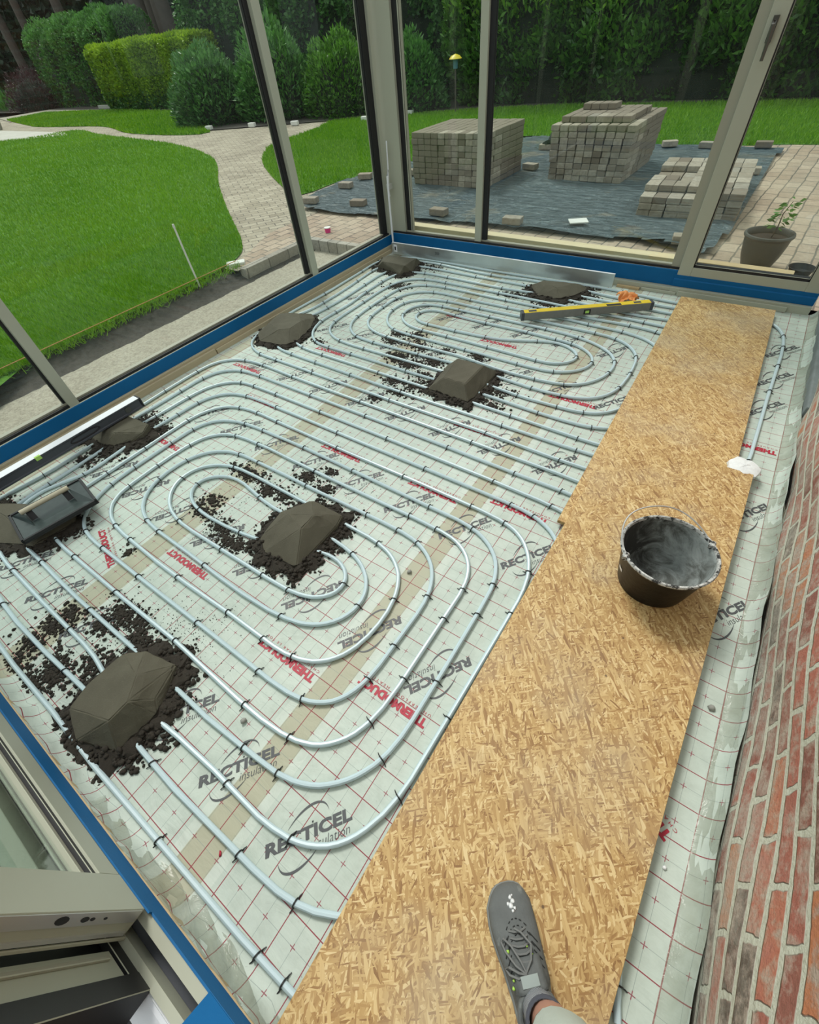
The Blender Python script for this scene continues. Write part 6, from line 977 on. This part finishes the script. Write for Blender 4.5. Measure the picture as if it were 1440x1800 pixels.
# ---------------------------------------------------------------- hedges, shrubs, woodland
def hedge(name,x0,x1,y0,y1,hgt,n,L,Wd,mat,label,cat,rot=0,rough=.12,up=.5,tip=None,top_round=.25,ends=True,seed=1,hvar=.0,back=False):
    w_=x1-x0; d=y1-y0; cx=(x0+x1)/2; cy=(y0+y1)/2
    A=np.array([w_*hgt,w_*d,d*hgt,d*hgt,w_*hgt*(1 if back else .15)]); A=A/A.sum(); k=rng.choice(5,n,p=A); u=rng.random(n); v=rng.random(n)
    x=np.where(k<2,u*w_-w_/2,np.where(k==2,-w_/2,np.where(k==3,w_/2,u*w_-w_/2))); y=np.where(k==0,-d/2,np.where(k==1,v*d-d/2,np.where(k<4,u*d-d/2,d/2))); z=np.where(k==1,hgt,v*hgt)
    # round top edges
    ex=np.maximum(0,np.abs(y)-(d/2-top_round)); tz=np.maximum(0,z-(hgt-top_round)); f=np.where((ex>0)&(tz>0),top_round/np.maximum(top_round,np.hypot(ex,tz)),1)
    y=np.sign(y)*(d/2-top_round+ex*f)*(ex>0)+y*(ex==0); z=np.where(tz>0,hgt-top_round+tz*f,z)
    bmp=rough*(np.sin(x*2.1+z*1.3)+np.sin(x*5.3-z*3.1+1)*.6+np.sin(z*4.7+y*3)*.5)
    hv=hvar*(np.sin(x*.9+1)+.5*np.sin(x*2.3))
    dep=rng.random(n)**2*rough*2.2
    y=y+np.where(k==0,-bmp+dep,0); x=x+np.where(k==2,-bmp,np.where(k==3,bmp,0)); z=z+np.where(k==1,bmp*.6-dep,0)+hv*(z/hgt)+rng.normal(0,.02,n)
    P=np.stack([x,y,z],1); nr=np.stack([np.where(k==2,-1.,np.where(k==3,1.,0)),np.where(k==0,-1.,np.where(k==4,1.,0)),np.where(k==1,1.,0)],1)
    D=nr*.8+rng.normal(0,.7,(n,3))+np.array([0,0,up])
    V,F=leafcloud(P,D,rng.uniform(.7,1.3,n)*L,rng.uniform(.7,1.3,n)*Wd)
    root=empty(name,(cx,cy,0),rot); tag(root,label,cat)
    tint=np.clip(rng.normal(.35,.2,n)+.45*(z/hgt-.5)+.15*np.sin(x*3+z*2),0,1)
    if tip is not None:
        s_=(z/hgt+rng.normal(0,.09,n))>tip[1]; 
        for sel,mt,nm in ((~s_,mat,'foliage'),(s_,tip[0],'young_foliage')):
            if sel.sum()==0: continue
            Fv=V.reshape(n,4,3)[sel].reshape(-1,3); npmesh(nm,Fv,np.arange(len(Fv)).reshape(-1,4),mt,root,attr=tint[sel])
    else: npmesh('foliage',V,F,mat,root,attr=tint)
    # dark core standing in for the shade between the leaves
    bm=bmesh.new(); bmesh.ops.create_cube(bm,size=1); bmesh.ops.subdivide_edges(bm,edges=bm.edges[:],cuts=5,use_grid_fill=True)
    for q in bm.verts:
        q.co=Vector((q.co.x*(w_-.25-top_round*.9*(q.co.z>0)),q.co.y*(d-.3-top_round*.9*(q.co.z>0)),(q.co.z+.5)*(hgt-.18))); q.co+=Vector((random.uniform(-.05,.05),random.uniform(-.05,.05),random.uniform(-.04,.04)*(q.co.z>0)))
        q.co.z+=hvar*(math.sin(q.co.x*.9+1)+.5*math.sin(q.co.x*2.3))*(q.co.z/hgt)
    me=bpy.data.meshes.new('shade_core'); bm.to_mesh(me); bm.free(); me.materials.append(M['core']); link('shade_core',me,None,root); return root
def shrub(x,y,rx,ry,hgt,n,L,Wd,mat,label,cat='shrub',name='shrub',tip=None):
    u=rng.normal(size=(n,3)); u/=np.linalg.norm(u,axis=1,keepdims=True); u[:,2]=np.abs(u[:,2]); lump=1+.12*np.sin(u[:,0]*7+1)*np.cos(u[:,2]*6+u[:,1]*5)
    dep=1-rng.random(n)**2*.25; P=u*np.array([rx,ry,hgt])*(lump*dep)[:,None]; D=u*.9+rng.normal(0,.6,(n,3))+np.array([0,0,.5]); V,F=leafcloud(P,D,rng.uniform(.7,1.3,n)*L,rng.uniform(.7,1.3,n)*Wd)
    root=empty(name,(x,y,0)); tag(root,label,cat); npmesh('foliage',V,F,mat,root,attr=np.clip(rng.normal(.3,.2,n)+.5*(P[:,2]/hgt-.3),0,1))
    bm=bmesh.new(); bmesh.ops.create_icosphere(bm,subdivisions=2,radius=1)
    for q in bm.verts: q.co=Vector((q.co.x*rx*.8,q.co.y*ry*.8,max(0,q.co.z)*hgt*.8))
    me=bpy.data.meshes.new('shade_core'); bm.to_mesh(me); bm.free(); me.materials.append(M['core']); link('shade_core',me,None,root); return root  # dark core stands in for the shade inside the shrub
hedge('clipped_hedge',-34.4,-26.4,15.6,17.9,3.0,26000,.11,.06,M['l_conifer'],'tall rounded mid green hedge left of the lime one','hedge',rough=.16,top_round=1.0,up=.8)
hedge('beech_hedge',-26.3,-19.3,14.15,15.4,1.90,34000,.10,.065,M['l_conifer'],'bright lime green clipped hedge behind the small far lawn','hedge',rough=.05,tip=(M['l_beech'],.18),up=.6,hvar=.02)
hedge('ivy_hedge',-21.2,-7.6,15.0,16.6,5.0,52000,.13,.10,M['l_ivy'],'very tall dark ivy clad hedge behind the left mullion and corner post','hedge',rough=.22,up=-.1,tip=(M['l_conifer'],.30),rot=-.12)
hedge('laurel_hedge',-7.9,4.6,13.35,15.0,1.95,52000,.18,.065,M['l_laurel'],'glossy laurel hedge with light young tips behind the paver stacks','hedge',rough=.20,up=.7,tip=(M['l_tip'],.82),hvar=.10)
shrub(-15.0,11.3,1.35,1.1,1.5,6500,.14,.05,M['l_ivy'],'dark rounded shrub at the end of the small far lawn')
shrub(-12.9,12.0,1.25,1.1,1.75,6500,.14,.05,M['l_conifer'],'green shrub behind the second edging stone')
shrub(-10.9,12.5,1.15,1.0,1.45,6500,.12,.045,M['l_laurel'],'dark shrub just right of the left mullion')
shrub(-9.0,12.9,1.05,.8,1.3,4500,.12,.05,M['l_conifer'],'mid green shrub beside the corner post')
shrub(-35.6,15.4,1.9,1.4,1.5,4500,.13,.03,M['l_purple'],'purple brown shrub left of the tall rounded hedge')
n=500; P=np.c_[rng.uniform(-42,-38,n),rng.uniform(14.5,16,n),np.zeros(n)]; D=np.c_[rng.normal(0,.35,n),rng.normal(0,.35,n),np.ones(n)]; V,F=leafcloud(P,D,rng.uniform(.6,1.3,n),rng.uniform(.05,.08,n)); o=npmesh('sword_leaf_plant',V,F,M['l_conifer'],attr=rng.uniform(.1,.8,n)); tag(o,'clump of tall sword leaved plants at the far left edge','plant')
def tree(x,y,r,hgt,lean,label,crown=True):
    root=empty('tree',(x,y,0)); tag(root,label,'tree'); mb=MB(); mb.tube([(0,0,-.1),(lean*.1,0,hgt*.3),(lean*.5,0,hgt*.7),(lean,0,hgt)],[r*1.15,r,r*.85,r*.6],10); mb.build('trunk',M['bark'],root,smooth=True)
    if crown:
        n=900; u=rng.normal(size=(n,3)); u/=np.linalg.norm(u,axis=1,keepdims=True); P=u*np.array([.55,.55,1.5])*(rng.random(n)**.33)[:,None]+np.array([lean,0,hgt+1]); V,F=leafcloud(P,rng.normal(0,1,(n,3)),np.full(n,.25),np.full(n,.13)); npmesh('crown',V,F,M['l_wood'],root,attr=rng.random(n))
for (x,y,r,l,lb) in [(-47,20.5,.26,.2,'leftmost slim bare trunk at the picture edge'),(-44.2,20.6,.24,.3,'second slim bare trunk from the left edge'),(-39.9,21,.30,0,'grey trunk above the left end of the tall rounded hedge'),(-31.2,20.2,.26,0,'leftmost trunk of the four behind the lime hedge'),(-30.2,20.0,.42,0,'thick second trunk of the four behind the lime hedge'),(-29.35,20.1,.26,0,'third trunk of the four behind the lime hedge'),(-28.4,20,.46,0,'thick rightmost trunk of the four behind the lime hedge'),(-24.6,20.6,.18,.9,'thin slanting trunk above the right half of the lime hedge'),(-21.5,22,.55,0,'broad dark trunk at the right end of the lime hedge'),(-6.2,19.5,.50,0,'broad dark trunk above the laurel hedge right of the slim mullion')]: tree(x,y,r,8,l,lb)
# woodland backdrop
n=60000; x=rng.uniform(-75,14,n); z=rng.random(n)*13; y=26+1.6*np.sin(x*.45)+1.2*np.sin(x*1.1+z*.6)+rng.random(n)*2.0-.04*x; P=np.stack([x,y,z],1); V,F=leafcloud(P,rng.normal(0,1,(n,3)),np.full(n,.6),np.full(n,.38)); o=npmesh('woodland',V,F,M['l_wood'],attr=np.clip(rng.random(n)*.6+.3*np.sin(x*.6)*np.sin(z*.7),0,1)); tag(o,'dense dark woodland behind the hedges','woodland',kind='stuff')
V=[];nx,nz=60,8  # dark sheet added behind the leaves to keep sky out of the gaps
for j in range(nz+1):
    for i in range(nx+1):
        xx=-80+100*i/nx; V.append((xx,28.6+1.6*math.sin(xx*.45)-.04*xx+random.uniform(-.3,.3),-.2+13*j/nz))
me=bpy.data.meshes.new('woodland_depth'); me.from_pydata(V,[],[(j*(nx+1)+i,j*(nx+1)+i+1,(j+1)*(nx+1)+i+1,(j+1)*(nx+1)+i) for j in range(nz) for i in range(nx)]); me.materials.append(M['core']); o=link('woodland_depth',me); tag(o,'dark backing sheet standing in for deep woodland shade',kind='structure')
hedge('rear_hedge',-34,8,-13.5,-12,3.6,9000,.35,.22,M['l_wood'],'dark hedge far behind the near sliding door','hedge',back=True)  # unseen hedge added so the panes reflect dark instead of bright sky
# small yellow bird feeder in the shrubs
root=empty('bird_feeder',(-7.3,12.4,0)); tag(root,'small yellow topped feeder on a post between corner post and slim mullion','bird feeder')
mb=MB(); mb.tube([(0,0,0),(0,0,.85)],.018,8); mb.build('post',M['bark'],root); mb=MB(); mb.lathe([(.001,.98),(.10,.95),(.15,.90),(.13,.895),(.001,.90)],16); mb.build('roof',flat('yellow_plastic',(.80,.62,.03),.4),root,smooth=True); mb=MB(); mb.lathe([(.001,.74),(.05,.74),(.06,.89),(.001,.89)],12); mb.build('seed_tube',flat('blue_plastic',(.08,.22,.28),.4),root,smooth=True)
# dark threshold outside the near door
poly('near_threshold',[(-3.05,-.60),(-.05,-.60),(-.05,-2.2),(-3.05,-2.2)],-.10,flat('black_rubber_membrane',(.014,.015,.018),.5,var=.5,vscale=5,bump=.5,bscale=30),'black membrane outside the near door')
poly('near_paving',[(-3.05,-.75),(-.95,-.75),(-1.05,-2.3),(-3.05,-2.3)],-.096,M['earth'],'gritty ground outside the near door')
mb=MB()
for k,(x,y,a,l) in enumerate([(-.80,-.80,.9,.26),(-.76,-.83,.95,.24),(-.70,-.86,.8,.20)]):
    mb.box(-l/2,l/2,-.008,.008,0,.012,0,Matrix.Translation((x,y,-.095+.006*k))@Matrix.Rotation(a,4,'Z'))
o=mb.build('metal_bracket',M['grey']); tag(o,'grey metal angle pieces on the dark ground outside the near door','metal bracket')
